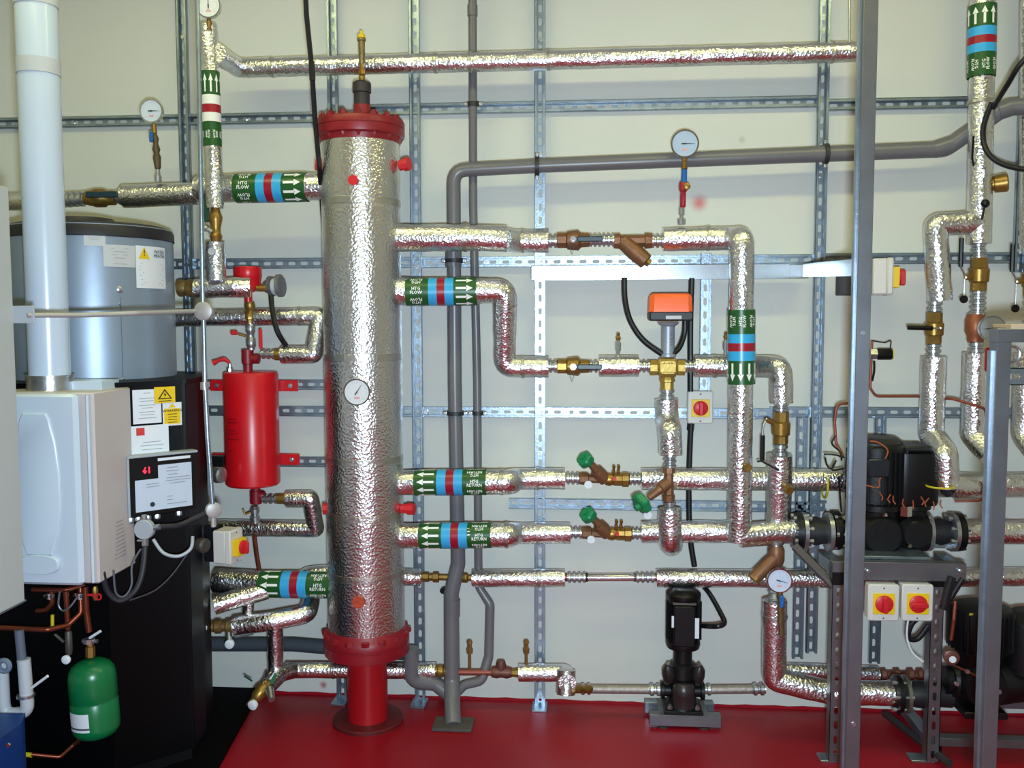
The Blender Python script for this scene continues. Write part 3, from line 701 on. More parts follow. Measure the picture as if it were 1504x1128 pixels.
t = pipe('lagged_pipe', 'foil drop below the brass ball valve, left of flanged pump', [(1145, 668, .21), (1143, 766, .19)], 18); tape(t, (1145, 720, .2), (1145, 740, .2), 18)
mk('wire_handle', G().tube(pw([(1112, 678, .27), (1118, 677, .27), (1144, 691, .27)]), .0035, 6, 1), BLACK, label='thin black handle sticking out between two foil drops', cat='handle')
# drop under the three way valve
t = pipe('lagged_pipe', 'foil drop under three-way valve with a step, above green-wheeled valve', [(979, 586, .14), (980, 618, .14), (984, 632, .24), (985, 668, .24)], 17, bend=.7)
mk('coupling', ring_fit(G(), P(980, 570, .14), P(980, 588, .14), 10*S(.14), 2), ZINC, t); mk('coupling', ring_fit(G(), P(984, 666, .24), P(984, 688, .24), 9*S(.24), 3), ZINC, t)
t = thing('regulating_valve', 'bronze valve with green handwheel hanging lower left of its body', 'valve', P(982, 712, .24)); M = L(982, 712, .24)
g = G().lathe((0, 26, 0), (0, -1, 0), [(0, 9), (8, 10), (9, 7), (28, 8), (40, 8), (41, 10), (50, 9)], M, 8, .39)
g.lathe((0, 4, 3), (-.78, -.58, .25), [(0, 8.5), (14, 9), (16, 7), (24, 6), (38, 5)], M, 14); mk('body', g, BRONZE, t)
hw = G(); lobed(hw, (-36, -22, 12), (-.75, -.5, .42), 16, 12, M); hw.lathe((-40, -26, 16), (-.75, -.5, .42), [(0, 6), (12, 5)], M, 12); mk('handwheel', hw, GREENP, t)
mk('tag', G().lathe((-31, -42, 14), (0, 0, 1), [(0, 6), (1.4, 6)], M, 18), PAPER, t)
mk('coupling', ring_fit(G(), P(983, 735, .24), P(984, 750, .24), 9*S(.24), 2), ZINC, t)
t = pipe('lagged_pipe', 'rounded-bottom foil drop in front of the lower return pipe', [(984, 747, .24), (984, 798, .24), (986, 800, .14)], 17, bend=.9)

for (px0, py0, lab, b0, b1, e, rv, yy) in ((580, 708, 'upper', 610, 715, 830, 887, 703), (584, 786, 'lower', 617, 722, 838, 891, 783)):
    t = pipe('lagged_pipe', lab + ' of two banded foil returns entering the vessel from the right', [(px0, py0+1, .225), (748, py0, .225), (758, yy, .12), (e, yy, .12)], 18, bend=.5, rr=[18.5, 18.5, 16.4, 16.2])
    band(t, P(b0, py0+1, .225), P(b1, py0, .225), 18.8*S(.225), 'HTG\nRETURN', 'heat', False, False)
    tape(t, (b1 + 22, py0, .225), (b1 + 40, py0, .225), 18.7, 6); tape(t, (790, yy, .12), (810, yy, .12), 16.4, 4)
    reg_valve(rv, yy, .12, 'bronze regulating valve with green handwheel up left, on the ' + lab + ' return', left=20, right=17)
t = pipe('lagged_pipe', 'long foil return pipe running right behind the twin pump', [(942, 703, .12), (1235, 705, .12)], 16.4); tape(t, (1196, 705, .12), (1210, 705, .12), 16.6)
t = pipe('lagged_pipe', 'lower foil return pipe running right into the foot of the long banded drop', [(942, 781, .12), (1092, 781, .12)], 16.6)
pipe('lagged_pipe', 'foil pipe continuing right behind pump to the photo edge', [(1235, 705, .12), (1380, 712, .12), (1560, 712, .12)], 18)

# slim level run low on the wall
t = pipe('lagged_pipe', 'short foil stub beside the vessel foot, left of brass couplings', [(582, 848, .15), (617, 848, .12)], 13)
t = thing('pipe_couplings', 'brass couplings passing behind the thick grey drain pipe', 'coupling', P(655, 848, .06)); M = L(655, 848, .06)
mk('union', G().lathe((-40, 0, 0), (1, 0, 0), [(0, 6), (4, 6), (5, 8), (14, 8), (15, 6), (20, 6), (21, 8.5), (29, 8.5), (30, 5), (52, 5), (53, 8), (60, 8), (61, 6), (66, 8), (72, 8), (75, 5), (80, 5)], M, 8), BRASS, t)
t = pipe('lagged_pipe', 'slim foil pipe low on the wall, left of the chrome sight tube', [(694, 849, .1), (830, 849, .1)], 13.4); tape(t, (792, 849, .1), (810, 849, .1), 13.5)
t = thing('flow_meter', 'thin shiny metal tube joining two slim foil pipes', 'meter', P(896, 848, .1))
g = ring_fit(G(), P(833, 848, .1), P(862, 848, .1), 8*S(.1), 4); ring_fit(g, P(933, 848, .1), P(962, 848, .1), 8*S(.1), 4); mk('coupling', g, ZINC, t)
mk('copper_sleeve', G().cyl(P(828, 848, .1), P(834, 848, .1), 6*S(.1)).cyl(P(960, 848, .1), P(966, 848, .1), 6*S(.1)), COPPER, t)
mk('tube', G().cyl(P(860, 848, .1), P(935, 848, .1), 6*S(.1)), CHROME, t)
mk('end_ring', G().lathe(P(861, 848, .1), (1, 0, 0), [(-.003, .008), (0, .018), (.006, .018)]).lathe(P(933, 848, .1), (1, 0, 0), [(-.004, .018), (0, .018), (.004, .008)]), BLACK, t)
t = pipe('lagged_pipe', 'slim foil pipe low on the wall, passing behind the dial gauge', [(964, 849, .1), (1236, 850, .1)], 13.6)
t = pipe('lagged_pipe', 'slim foil pipe low on the wall, continuing right past the slotted posts', [(1236, 850, .1), (1560, 846, .1)], 13.6)
# ------------------------------------------------------------------ grey drain pipes
t = thing('drain_pipe', 'thick grey plastic drain pipe, rising from floor and turning right along the wall', 'pipe', P(663, 1062, .14))
GD = -FL(666, 1066).y
mk('pipe', G().tube(pw([(666, 1066, GD), (664, 1030, .17), (664, 1000, .12), (663, 872, .11), (673, 828, .10), (668, 560, .10), (666, 250, .10), (800, 243, .10), (1388, 219, .10), (1478, 157, .16), (1560, 156, .2)]), 10.6*S(.1), 20, 1.9, rr=[12*S(.1), 12*S(.1), 12*S(.1), 11.4*S(.1), 11*S(.1)] + [10.4*S(.1)]*3 + [11.5*S(.1)]*3), PVC, t)
mk('wye_branch', G().tube(pw([(604, 952, .17), (604, 1000, .15), (640, 1004, .12), (662, 1022, .12)]), 11*S(.1), 16, 1.6), PVC, t)
g = G()
for a, b in (((666, 392, .1), (666, 366, .1)), ((1372, 220, .1), (1398, 212, .107)), ((1466, 164, .155), (1486, 157, .165)), ((664, 905, .112), (664, 880, .111))):
    A, B = P(*a), P(*b); mk('socket', G().lathe(A, B - A, [(0, 12.2*S(.1)), ((B-A).length, 12.2*S(.1))], n=20), PVC, t)
M = L(665, 1046, .19); mk('neck_ring', G().lathe((0, -22, 0), (0, 1, 0), [(0, 12.6), (20, 12.4)], M, 20), mat('bluish_pvc', '#565c68', .5), t)
q = FL(666, 1066); mk('gully_plate', G().box((q.x, q.y, .006), (.15, .11, .012), b=.003), MORTAR, label='dark square gully plate on the floor under the grey drain pipe', cat='plate')
t = thing('drain_pipe', 'thin grey plastic drain pipe, running top to bottom beside the thick one', 'pipe', P(700, 1000, .1))
mk('pipe', G().tube(pw([(694, -40, .075), (695, 300, .075), (701, 560, .075), (703, 862, .075), (720, 888, .09), (718, 965, .1), (708, 1000, .12), (682, 1006, .12), (668, 1020, .12)]), 6.2*S(.08), 14, 2.4, rr=[6.2*S(.08)]*4 + [7*S(.08)]*5), PVC, t)
mk('socket', G().lathe(P(694, 16, .075), (0, 0, 1), [(-.02, .0195), (.02, .0195)], n=14), PVC, t)
def clip(px, py, d, rpx, lab, axis=(0, 1, 0)):
    M = L(px, py, d); t = thing('pipe_clip', lab, 'clip', P(px, py, d)); a = Vector(axis)
    mk('band', G().lathe(-a*3, a, [(0, rpx), (.1, rpx+2), (5.9, rpx+2), (6, rpx)], M, 24), mat_rub, t)
    u = Vector((1, 0, 0)) if abs(a.y) > .5 else Vector((0, 1, 0))
    for s_ in (-1, 1):
        mk('ear', G().box(u*s_*(rpx+4), (7, 5, 3) if abs(a.y) > .5 else (5, 7, 3), M, 1).lathe(u*s_*(rpx+4), (0, 0, 1), [(0, 2), (4, 2)], M, 6), ZINC, t)
mat_rub = mat('clip_rubber', '#24262a', .5)
clip(667, 383, .1, 11.5, 'round clip on the thick grey pipe, level with the trunking')
clip(669, 607, .1, 11, 'round clip on the thick grey pipe, at the lower rail')
clip(695, 153, .075, 6.4, 'small clip on the thin grey pipe, at the top rail')
clip(702, 607, .075, 6.6, 'small clip on the thin grey pipe, at the lower rail')
clip(789, 244, .1, 12, 'clip holding the level grey pipe to the middle upright', (1, 0, 0))
clip(1213, 226, .1, 12.4, 'clip holding the level grey pipe near the front post', (1, 0, 0))
mk('pipe_end', G().lathe(P(652, 865, .02), (0, -1, 0), [(0, .012), (.03, .012)], n=12), BLACK, label='small black round stub on the wall left of the thick drain pipe', cat='stub')

# ------------------------------------------------------------------ left: grey tank on black cabinet
yc = -.43; D_ = WALLD + yc; tx = P(137, 450, -yc).x; tr = .275
zt = CAMZ + (469-333)/F*(D_); zb = P(180, 566, -yc + tr*.8).z
t = thing('water_heater', 'large grey cylindrical tank with black rim and white notices', 'tank', (tx, yc, zb))
n = 64
mk('jacket', G().lathe((tx, yc, zb), (0, 0, 1), [(0, tr), (zt - zb - .03, tr), (zt-zb, tr*.99)], n=n), GREYJ, t)
mk('rim', G().lathe((tx, yc, zt - .042), (0, 0, 1), [(0, tr*1.004), (.002, tr*1.015), (.03, tr*1.01), (.042, tr*.985), (.052, tr*.9), (.058, 0.01)], n=n), mat('rim_black', '#1a1822', .5), t)
cl = P(122, 318, -yc)
mk('lid', G().lathe((cl.x, yc, zt + .005), (0, 0, 1), [(0, .17), (.01, .155), (.02, .11), (.034, .10), (.036, .01)], n=36), mat('lid_black', '#2c2a2c', .45), t)
def on_tank(px, py, w, h, off=.0015):
    """curved sheet on the jacket: centre pixel and size in pixels"""
    rr = ray(px, py); o = Vector((0, -WALLD, CAMZ)); dx, dy = o.x - tx, o.y - yc
    A = rr.x**2 + rr.y**2; B = 2*(dx*rr.x + dy*rr.y); Cc = dx*dx + dy*dy - tr*tr; tt = (-B - math.sqrt(B*B - 4*A*Cc))/(2*A)
    p = o + rr*tt; a = math.atan2(p.y - yc, p.x - tx); s = (p - o).dot((CR @ Vector((0, 0, -1))))/F
    cosf = abs(Vector((math.cos(a), math.sin(a), 0)).dot(rr.normalized()))
    return a, p.z, w*s/cosf/tr, h*s, s, cosf
def wrap(g, a0, z0_, poly, fs, off):
    g.add([(tx + (tr+off)*math.cos(a0 + x/tr), yc + (tr+off)*math.sin(a0 + x/tr), z0_ + y) for x, y in poly], fs)
def notice(px, py, w, h, m, name='notice'):
    a, z, da, hh, s, cf = on_tank(px, py, w, h); g = G(); k = 8
    for i in range(k): pass
    xs = [(-.5 + i/k)*da*tr for i in range(k+1)]
    pts = [(x, -hh/2) for x in xs] + [(x, hh/2) for x in xs]
    wrap(g, a, z, pts, [(i, i+1, k+2+i, k+1+i) for i in range(k)], .0015)
    return mk(name, g, m, t), a, z, da*tr, hh
nt1, *_ = notice(139, 351, 29, 20, PAPERG)
nt2, *_ = notice(176, 376, 43, 32, PAPERG)
nt3, a3, z3, w3, h3 = notice(224, 393, 40, 61, PAPER)
def print_on(par, a, z, items, m, nm, off=.0025):
    g = G()
    for s_, x, y, sz in items:
        if isinstance(s_, str):
            v_, f_ = text2d(s_); wrap(g, a, z, [(x + p*sz, y + q*sz) for p, q in v_], f_, off)
        else: wrap(g, a, z, [(x + p*sz, y + q*sz) for p, q in s_[0]], s_[1], off)
    return mk(nm, g, m, par)
TRI = ([(-.5, -.43), (.5, -.43), (0, .46)], [(0, 1, 2)])
print_on(nt3, a3, z3, [(TRI, -w3*.26, h3*.33, w3*.34)], YELLOW, 'warning_triangle')
print_on(nt3, a3, z3, [('!', -w3*.26, h3*.33, .032), ('WATER\nHEATER', w3*.24, h3*.33, .016)], INK, 'lettering', .0035)
LINE = ([(-.5, -.04), (.5, -.04), (.5, .04), (-.5, .04)], [(0, 1, 2, 3)])
def lines(w, h, ys, k=.8): return [(([(-.5*k*w*f/.02, -.04), (.5*k*w*f/.02, -.04), (.5*k*w*f/.02, .04), (-.5*k*w*f/.02, .04)], [(0, 1, 2, 3)]), 0, y*h, .02) for y, f in ys]
print_on(nt3, a3, z3, lines(w3, h3, [(.08, .9), (0, 1), (-.06, 1), (-.14, .8), (-.2, 1), (-.3, .9), (-.37, .7), (-.42, .9)]), INKL, 'small_print')
a_, z_, *_r = on_tank(176, 376, 43, 32); print_on(nt2, a_, z_, lines(.09, .07, [(.35, .8), (.2, .6), (.05, .7), (-.1, .5), (-.38, .6)]), INKL, 'small_print')
a_, z_, *_r = on_tank(139, 351, 29, 20); print_on(nt1, a_, z_, lines(.06, .04, [(.1, .8), (-.05, .5)]), INKL, 'small_print')
for px, py, rr_, nm, m in ((176, 425, .011, 'drain_boss', ZINC), (176, 446, .005, 'screw', CHROME), (181, 558, .006, 'screw', CHROME), (197, 425, .0, '', None)):
    if rr_ <= 0: continue
    a, z, *_r = on_tank(px, py, 1, 1); e = Vector((math.cos(a), math.sin(a), 0))
    mk(nm, G().lathe(Vector((tx, yc, z)) + e*(tr-.001), e, [(0, rr_), (.004, rr_), (.006, rr_*.7)], n=14), m, t)
a, z, *_r = on_tank(179, 505, 1, 1)
g = G(); wrap(g, a, z, [(-.0012, zb - z + .005), (.0012, zb - z + .005), (.0012, .155), (-.0012, .155)], [(0, 1, 2, 3)], .0012); mk('jacket_seam', g, SEAM, t)

# black cabinet: an angled front panel with controls, darker return side
ca = P(150, 565, .80); cb = P(266, 562, .62); cc_ = P(289, 562, .50); ce = P(301, 562, .33); cz = P(266, 563, .62).z
poly = [(ca.x - .32, ca.y - .03), (ca.x, ca.y), (cb.x, cb.y), (cb.x + .012, cb.y + .004), (cc_.x, cc_.y), (ce.x, ce.y), (tx - .35, -.17), (tx - .38, ca.y)]
poly[6:6] = [(ce.x - .25, -.17)]
t = thing('heater_cabinet', 'black floor-standing cabinet carrying the control panel and warning labels', 'cabinet', (tx, -.5, 0))
mk('body', G().prism(poly, .06, cz), BCAB, t)
cx_ = sum(p[0] for p in poly)/9; cy_ = sum(p[1] for p in poly)/9
mk('side_panel', G().add([(cb.x + .014, cb.y + .002, .07), (cc_.x + .003, cc_.y - .002, .07), (cc_.x + .003, cc_.y - .002, cz - .004), (cb.x + .014, cb.y + .002, cz - .004)], [(0, 1, 2, 3)]), NAVY, t)
mk('top_cover', G().prism([(cx_ + (x-cx_)*1.01, cy_ + (y-cy_)*1.01) for x, y in poly], cz, cz + .012), BCAB, t)
mk('foot_plinth', G().prism([(cx_ + (x-cx_)*.96, cy_ + (y-cy_)*.96) for x, y in poly], 0, .062), BLACK, t)
# frame lying on the front panel
X_ = (Vector((cb.x, cb.y, 0)) - Vector((ca.x, ca.y, 0))).normalized(); N_f = Vector((X_.y, -X_.x, 0))
if N_f.y > 0: N_f = -N_f
def on_cab(px, py, off=.0):
    """point on the cabinet's front panel under a pixel"""
    o = Vector((0, -WALLD, CAMZ)); r = ray(px, py); q = Vector((ca.x, ca.y, 0)) + N_f*off
    tt = (q - o).dot(N_f)/r.dot(N_f); return o + r*tt
def cab_frame(px, py, off):
    p = on_cab(px, py, off); Z = N_f; X = X_; Y = Vector((0, 0, 1))
    s = (p - Vector((0, -WALLD, CAMZ))).dot(CR @ Vector((0, 0, -1)))/F
    return Matrix(((X.x*s, Y.x*s, Z.x*s, p.x), (X.y*s, Y.y*s, Z.y*s, p.y), (X.z*s, Y.z*s, Z.z*s, p.z), (0, 0, 0, 1)))
fx = 1.0/max(.2, abs(X_.dot(CR @ Vector((1, 0, 0)))))
def sheet(px, py, w, h, m, lab=None, off=.002, name='notice'):
    M = cab_frame(px, py, off); return mk(name, G().box((0, 0, 0), (w*fx, h, .6), M), m, t, lab), M
s1, M1 = sheet(216, 597, 31, 50, PAPER); 
g = G()
for y, k in ((20, .3), (12, .7), (8, .6), (2, .7), (-2, .5), (-8, .7), (-12, .6), (-17, .8)): g.box((0, y, .5), (31*fx*k*.8, .8, .1), M1)
mk('small_print', g, INKL, s1)
s2, M2 = sheet(220, 646, 42, 43, PAPER, off=.004)
g = G().box((-10*fx, 13, .5), (9*fx, 11, .2), M2); mk('red_emblem', g, RINK, s2)
g = G()
for y, k in ((-3, .6), (-8, .8), (-14, .7)): g.box((3, y, .5), (40*fx*k*.8, .9, .1), M2)
mk('small_print', g, INKL, s2)
s3, M3 = sheet(242, 580, 23, 24, YELLOW, off=.006)
g = G().add([(-8*fx, -6, .5), (8*fx, -6, .5), (0, 9, .5)], [(0, 1, 2)], M3); mk('triangle', g, BINK, s3)
mk('triangle_field', G().add([(-5.6*fx, -4.6, .7), (5.6*fx, -4.6, .7), (0, 6, .7)], [(0, 1, 2)], M3), YELLOW, s3)
mk('bolt_sign', G().add([(0.5, 4.5, .9), (-2, 0, .9), (0, 0, .9), (-1, -4, .9), (2.4, 1, .9), (.6, 1, .9)], [(0, 1, 2, 5), (2, 3, 4, 5)], M3).box((0, -9, .6), (14*fx, 1, .1), M3), BINK, s3)
s4, M4 = sheet(253, 608, 21, 34, PAPER, off=.003)
g = G().box((0, -3, .5), (18*fx, 23, .2), M4).add([(-4*fx, 9.5, .5), (4*fx, 9.5, .5), (0, 16, .5)], [(0, 1, 2)], M4); mk('yellow_field', g, YELLOW, s4)
g = G(); put_text(g, 'WARNING', M4, 0, 5, 4.4*1.0, .9, sx=fx)
for y in (0, -4, -8, -12): g.box((0, y, .8), (10*fx, .9, .1), M4)
mk('lettering', g, BINK, s4)
# control unit
Mc = cab_frame(234, 709, .0)
t2 = thing('controller', 'control box with red digits fixed on the black cabinet', 'controller', Mc.translation)
mk('box', G().box((0, 0, 9), (74*fx, 86, 18), Mc, 2), BLACK, t2)
mk('top_lip', G().box((0, 44, 10), (77*fx, 3.4, 20), Mc, 1), GPLAS, t2)
mk('side_cheek', G().box((-37.5*fx, 0, 9), (2.4*fx, 86, 19), Mc, .6), GPLAS, t2)
g = G().add([(-31*fx, 10, 18.6), (-31*fx, -36, 18.6), (31*fx, -36, 18.6), (31*fx, 29, 18.6), (-6*fx, 29, 18.6), (-6*fx, 10, 18.6)], [(0, 1, 2, 3, 4, 5)], Mc)
fp = mk('face_plate', g, mat('panel_white', '#c2cbdc', .4), t2)
mk('name_strip', G().box((12*fx, 37, 18.5), (36*fx, 4, .8), Mc), PAPER, t2)
g = G(); put_text(g, '61', Mc, -18*fx, 23, 13, 19, sx=fx*.72); mk('digits', g, LED, t2)
g = G()
for x, y, w in ((10, 24, 12), (10, 19, 14), (10, 14, 11), (16, 9, 26), (16, 5, 28), (-12, 3, 14), (15, 1, 18), (-12, -1, 14), (6, -18, 6), (6, -23, 6), (14, -29, 22)): g.box((x*fx, y, 19), (w*fx, 1, .2), Mc)
mk('legend', g, INKL, fp, kind='stuff')
mk('push_button', G().lathe((-13*fx, -27, 18.6), (0, 0, 1), [(0, 3.6), (1.5, 3)], Mc, 14), mat('teal_button', '#1b3238', .4), t2)
for x in (-34, -26, -16, -6, 18):
    mk('cable_gland', G().lathe((x*fx, -42, 9), (0, -1, 0), [(0, 4), (4, 5), (8, 5), (10, 3)], Mc, 8), ZINC, t2)
# round conduit box hanging below with its leads
jx = thing('junction_box', 'round metal conduit box under the controller, with a curved tail', 'junction box', P(213, 777, .82)); M = L(213, 777, .82)
mk('box', G().lathe((0, 0, -4), (0, 0, 1), [(0, 14), (1, 15.5), (9, 15.5), (11, 14)], M, 28), GPLAS, jx)
mk('spout', G().cyl((0, 12, 1), (0, 22, 1), 4.4, M, 10).cyl((12, 2, 1), (24, 4, 1), 4.4, M, 10).cyl((0, -12, 1), (0, -26, 1), 5, M, 10).cyl((-12, -18, 1), (-2, -18, 1), 2, M, 8), ZINC, jx)
lead('flexible_conduit', [(236, 774, .8), (262, 772, .76), (285, 762, .72), (306, 752, .7)], 4.6, mat('dark_conduit', '#1b1b24', .5), 'dark flexible conduit between the two round boxes', 'conduit')
lead('cable', [(225, 792, .82), (240, 812, .82), (262, 817, .8), (280, 806, .78), (283, 788, .76)], 2.6, GPLAS, 'pale grey cable looping in front of the black cabinet', 'cable')
mk('cable_gland', G().lathe(P(291, 800, .62), (1, -.4, 0), [(0, .022), (.01, .026), (.03, .026), (.036, .018)], n=10), mat('dull_gland', '#4a4640', .5, .4), parent=t)
DC = mat('dark_grey_cable', '#23232b', .5)
lead('cable', [(213, 802, .84), (209, 840, .86), (198, 868, .88), (176, 882, .9), (158, 868, .92), (150, 840, .94)], 4.4, DC, 'thick dark hose hanging in a loop under the white boiler', 'hose')
lead('cable', [(207, 806, .84), (194, 830, .86), (193, 860, .88), (182, 876, .9), (170, 870, .92), (167, 838, .93)], 1.6, mat('mid_grey_cable', '#565a68', .5), 'thin grey cable hanging beside the dark hose loop', 'cable')
lead('cable', [(276, 812, .72), (252, 845, .76), (226, 868, .8), (190, 882, .86)], 1.4, mat('dark_cable2', '#33333c', .5), 'thin dark wire trailing down across the black cabinet', 'wire')

# thin flat black slab on the floor under the cabinet
a = FL(384, 1016); b = FL(380, 1022); c = FL(322, 1128); d = FL(300, 1175)
mk('black_floor_area', G().prism([(XL + .01, -.0), (a.x, -.0), (b.x, b.y), (c.x, c.y), (d.x, d.y), (d.x - .15, -1.6), (XL + .01, -1.6)], 0, .022), MATB, label='flat matt black area over the floor under the cabinet', cat='mat')

# ------------------------------------------------------------------ white boiler with flue
bd = .98; bl = P(-15, 700, bd).x; br = P(138, 700, bd).x; bt = P(62, 577, bd).z; bb = P(62, 857, bd).z
t = thing('boiler', 'white wall boiler with curved front emblem and its flue pipe connected on top', 'boiler', ((bl+br)/2, -.86, bb)); cxb = (bl+br)/2
yb = -.74; yf = -bd
mk('casing', G().box((cxb, (yb + yf)/2 + .005, (bt+bb)/2), (br-bl, yb - yf - .01, bt-bb), b=.006), BEIGE, t)
mk('front_panel', G().box((cxb - .012, yf - .008, (bt+bb)/2), (br-bl-.045, .03, bt-bb-.004), b=.012), WHITE, t)
mk('front_edge_strip', G().box((br - .012, yf - .002, (bt+bb)/2), (.010, .012, bt-bb-.01), b=.004), WHITE, t)
MB = LW((cxb, yf - .0235, (bt+bb)/2), 1.0); Hh = bt - bb
def shield(k, z0, z1, g):
    pr_ = [(0.5, .036), (.46, .046), (.30, .062), (.1, .072), (-.1, .072), (-.28, .062), (-.42, .040), (-.46, .0)]
    pr_ = [(y*.8*Hh, x*k) for y, x in pr_]
    poly = [(x, y) for y, x in pr_[:-1]] + [(-x, y) for y, x in reversed(pr_[:-1])]
    poly2 = [(x*.93, y*.985) for x, y in poly]
    return g.loft([[(x, y, z0) for x, y in poly], [(x, y, z0 + (z1-z0)*.6) for x, y in poly], [(x, y, z1) for x, y in poly2]], MB)
mk('raised_shield', shield(1, -.002, .006, G()), WHITE, t)
mk('control_flap', G().loft([[(.064*math.cos(2*PI*i/32)*s_, -Hh*.385 + .030*(abs(math.sin(2*PI*i/32))**.6)*(1 if math.sin(2*PI*i/32) >= 0 else -1)*s_, z) for i in range(32)] for z, s_ in ((0, 1), (.008, 1), (.013, .93))], MB), WHITE, t)
g = G()
for i in range(10):
    z = bb + .05 + i*.0125*1.0
    g.box((br + .0006, yb - .10 + .0, z), (.0016, .07 - .003*i, .0035))
mk('vent_louvre', g, mat('louvre_shadow', '#9d9598', .6), t)
h0 = P(95, 557, .76); h1 = P(172, 571, .76)
mk('rear_hood', G().box(((h0.x+h1.x)/2, -.80, (h0.z+bt)/2 - .002), (h1.x-h0.x, .11, h0.z - bt + .004), b=.002), WHITE, t)
fx0 = P(62, 400, .88).x; ftop = 3.25
mk('flue_collar', G().lathe((fx0 + .0, -.86, bt - .005), (0, 0, 1), [(0, .074), (.006, .068), (.045, .066), (.046, .07), (.052, .07)], n=40), ZINC, t)
mk('flue_pipe', G().lathe((fx0, -.86, bt + .04), (0, 0, 1), [(0, .060), (ftop - bt - .041, .060)], n=48), FLUE, t)
for py in (101, -20+20): 
    z = P(62, py, .86).z
    mk('flue_band', G().lathe((fx0, -.86, z - .02), (0, 0, 1), [(0, .0605), (.0006, .0625), (.045, .0625), (.0456, .0605)], n=48, cap=(False, False)), FLUEB, t)
# pale cabinet in the left foreground
fr_ = P(25, 560, 1.2); pz1 = P(25, 275, 1.2).z; pz0 = P(45, 885, 1.2).z
t = thing('pale_cabinet', 'plain pale grey wall-hung casing cut off by the left photo edge', 'cabinet', ((XL + fr_.x)/2, -1.4, pz0))
mk('casing', G().box(((XL + .002 + fr_.x)/2, -1.5, (pz0+pz1)/2), (fr_.x - XL - .002, .6, pz1-pz0), b=.006), PALE, t)
mk('saddle_plate', G().box((fr_.x + .022, -1.203, P(38, 462, 1.2).z), (.075, .006, .048), b=.002), GPLAS, t)
mk('base_seam', G().box(((XL + .002 + fr_.x)/2, -1.5, pz0 + .006), (fr_.x - XL + .001, .602, .004)), SEAM, t)

# conduit run to the round box, and the upright conduit from the ceiling
cd = .80
t = thing('conduit', 'thin upright metal conduit from the ceiling to two round boxes', 'conduit', P(298, 457, cd))
mk('upper_length', G().tube(pw([(288, -60, cd), (293, 150, cd), (298, 450, cd)]), 3.4*S(cd), 12, 2), GALV, t)
mk('lower_length', G().tube(pw([(299, 465, cd), (301, 562, cd), (305, 640, cd), (312, 740, cd)]), 3.6*S(cd), 12, 3), GALV, t)
M = L(299, 457, cd); mk('round_box', G().lathe((0, 0, -6), (0, 0, 1), [(0, 12), (1, 14), (9, 14), (10, 12.5)], M, 28), CONDUIT, t)
M = L(314, 749, cd - .03); mk('round_box', G().lathe((-3, 0, -4), (.55, 0, .8), [(0, 10), (1, 12), (9, 12), (10, 10)], M, 24).cyl((-1, -10, 0), (-1, -26, 0), 4, M, 10), CONDUIT, t)
mk('coupling', G().cyl(P(300, 561, cd), P(300.5, 572, cd), 6*S(cd)), ZINC, t)
lead('conduit', [(40, 463, 1.21), (120, 463, 1.1), (200, 460, 1.0), (288, 457, .8)], 3.6, CONDUIT, 'level metal conduit crossing the grey tank to the round box', 'conduit', n=12, curve=False)

# ------------------------------------------------------------------ copper pipework, green vessel and siphon under the boiler
cu = .90
def cop(pts, r, lab, m=COPPER): return mk('copper_pipe', G().tube(pw(pts), r*S(pts[0][2]), 12, 2.5), m, label=lab, cat='pipe')
cop([(0, 922, 1.0), (70, 925, .98), (100, 918, .93), (119, 900, .9), (118, 864, .88)], 4.2, 'copper pipe curving round from the left edge up under the boiler')
cop([(48, 866, .9), (96, 867, .9), (124, 860, .86)], 4.0, 'level copper pipe tight below the boiler')
cop([(97, 868, .92), (100, 924, .92)], 4.2, 'short upright dull copper pipe left of the green vessel')
cop([(54, 897, .9), (68, 896, .9), (77, 886, .9), (76, 866, .9)], 4.0, 'small bent copper tail below the boiler')
cop([(125, 862, .9), (127, 900, .9), (131, 928, .9)], 4.8, 'copper pipe going down to the green vessel')
cop([(45, 1108, .95), (88, 1112, .92), (108, 1094, .88), (124, 1082, .89)], 3.2, 'dark copper pipe low on the floor by the green vessel')
mk('pipe_tape', G().cyl(P(34, 1108, .95), P(47, 1109, .95), 3.8*S(.95)), YELPIPE, label='yellow taped pipe end near the blue box', cat='pipe')
mk('gas_tape', G().cyl(P(77, 903, .95), P(77, 922, .95), 2.6*S(.95)), YELPIPE, label='short yellow taped pipe under the boiler', cat='pipe')
for px, lab in ((73, 'left'), (117, 'right')):
    M = L(px, 875, .9); q = thing('isolating_valve', lab + ' chrome isolating valve beneath the white boiler', 'valve', P(px, 875, .9))
    mk('body', G().lathe((-9, 0, 0), (1, 0, 0), [(0, 3), (4, 4.6), (14, 4.6), (18, 3)], M, 8), CHROME, q); mk('nut', G().lathe((1, -5, 0), (0, 1, 0), [(0, 5), (9, 5)], M, 6), ZINC, q)
q = thing('fill_valve', 'brass valve with red lever under the boiler corner', 'valve', P(140, 872, .9)); M = L(140, 872, .9)
mk('body', G().lathe((0, 12, 0), (0, -1, 0), [(0, 3), (4, 4.5), (16, 4.5), (22, 3)], M, 8), BRASS, q)
mk('lever', G().box((-2, 0, 6), (16, 3.6, 3), M, 1).torus((8, -3, 6), (0, 0, 1), 4.5, 1.4, M, 14, 6), REDP, q)
lead('filling_loop', [(88, 868, .95), (86, 888, .95), (93, 897, .95), (104, 890, .95), (114, 876, .93)], 1.6, mat('hose_grey', '#6d737c', .4, .5), 'thin braided filling loop hung between two boiler valves', 'hose')
q = thing('drain_valve', 'dull metal stub valve with round end painted as a white glint, left of the green vessel', 'valve', P(101, 945, .95)); M = L(101, 945, .95)
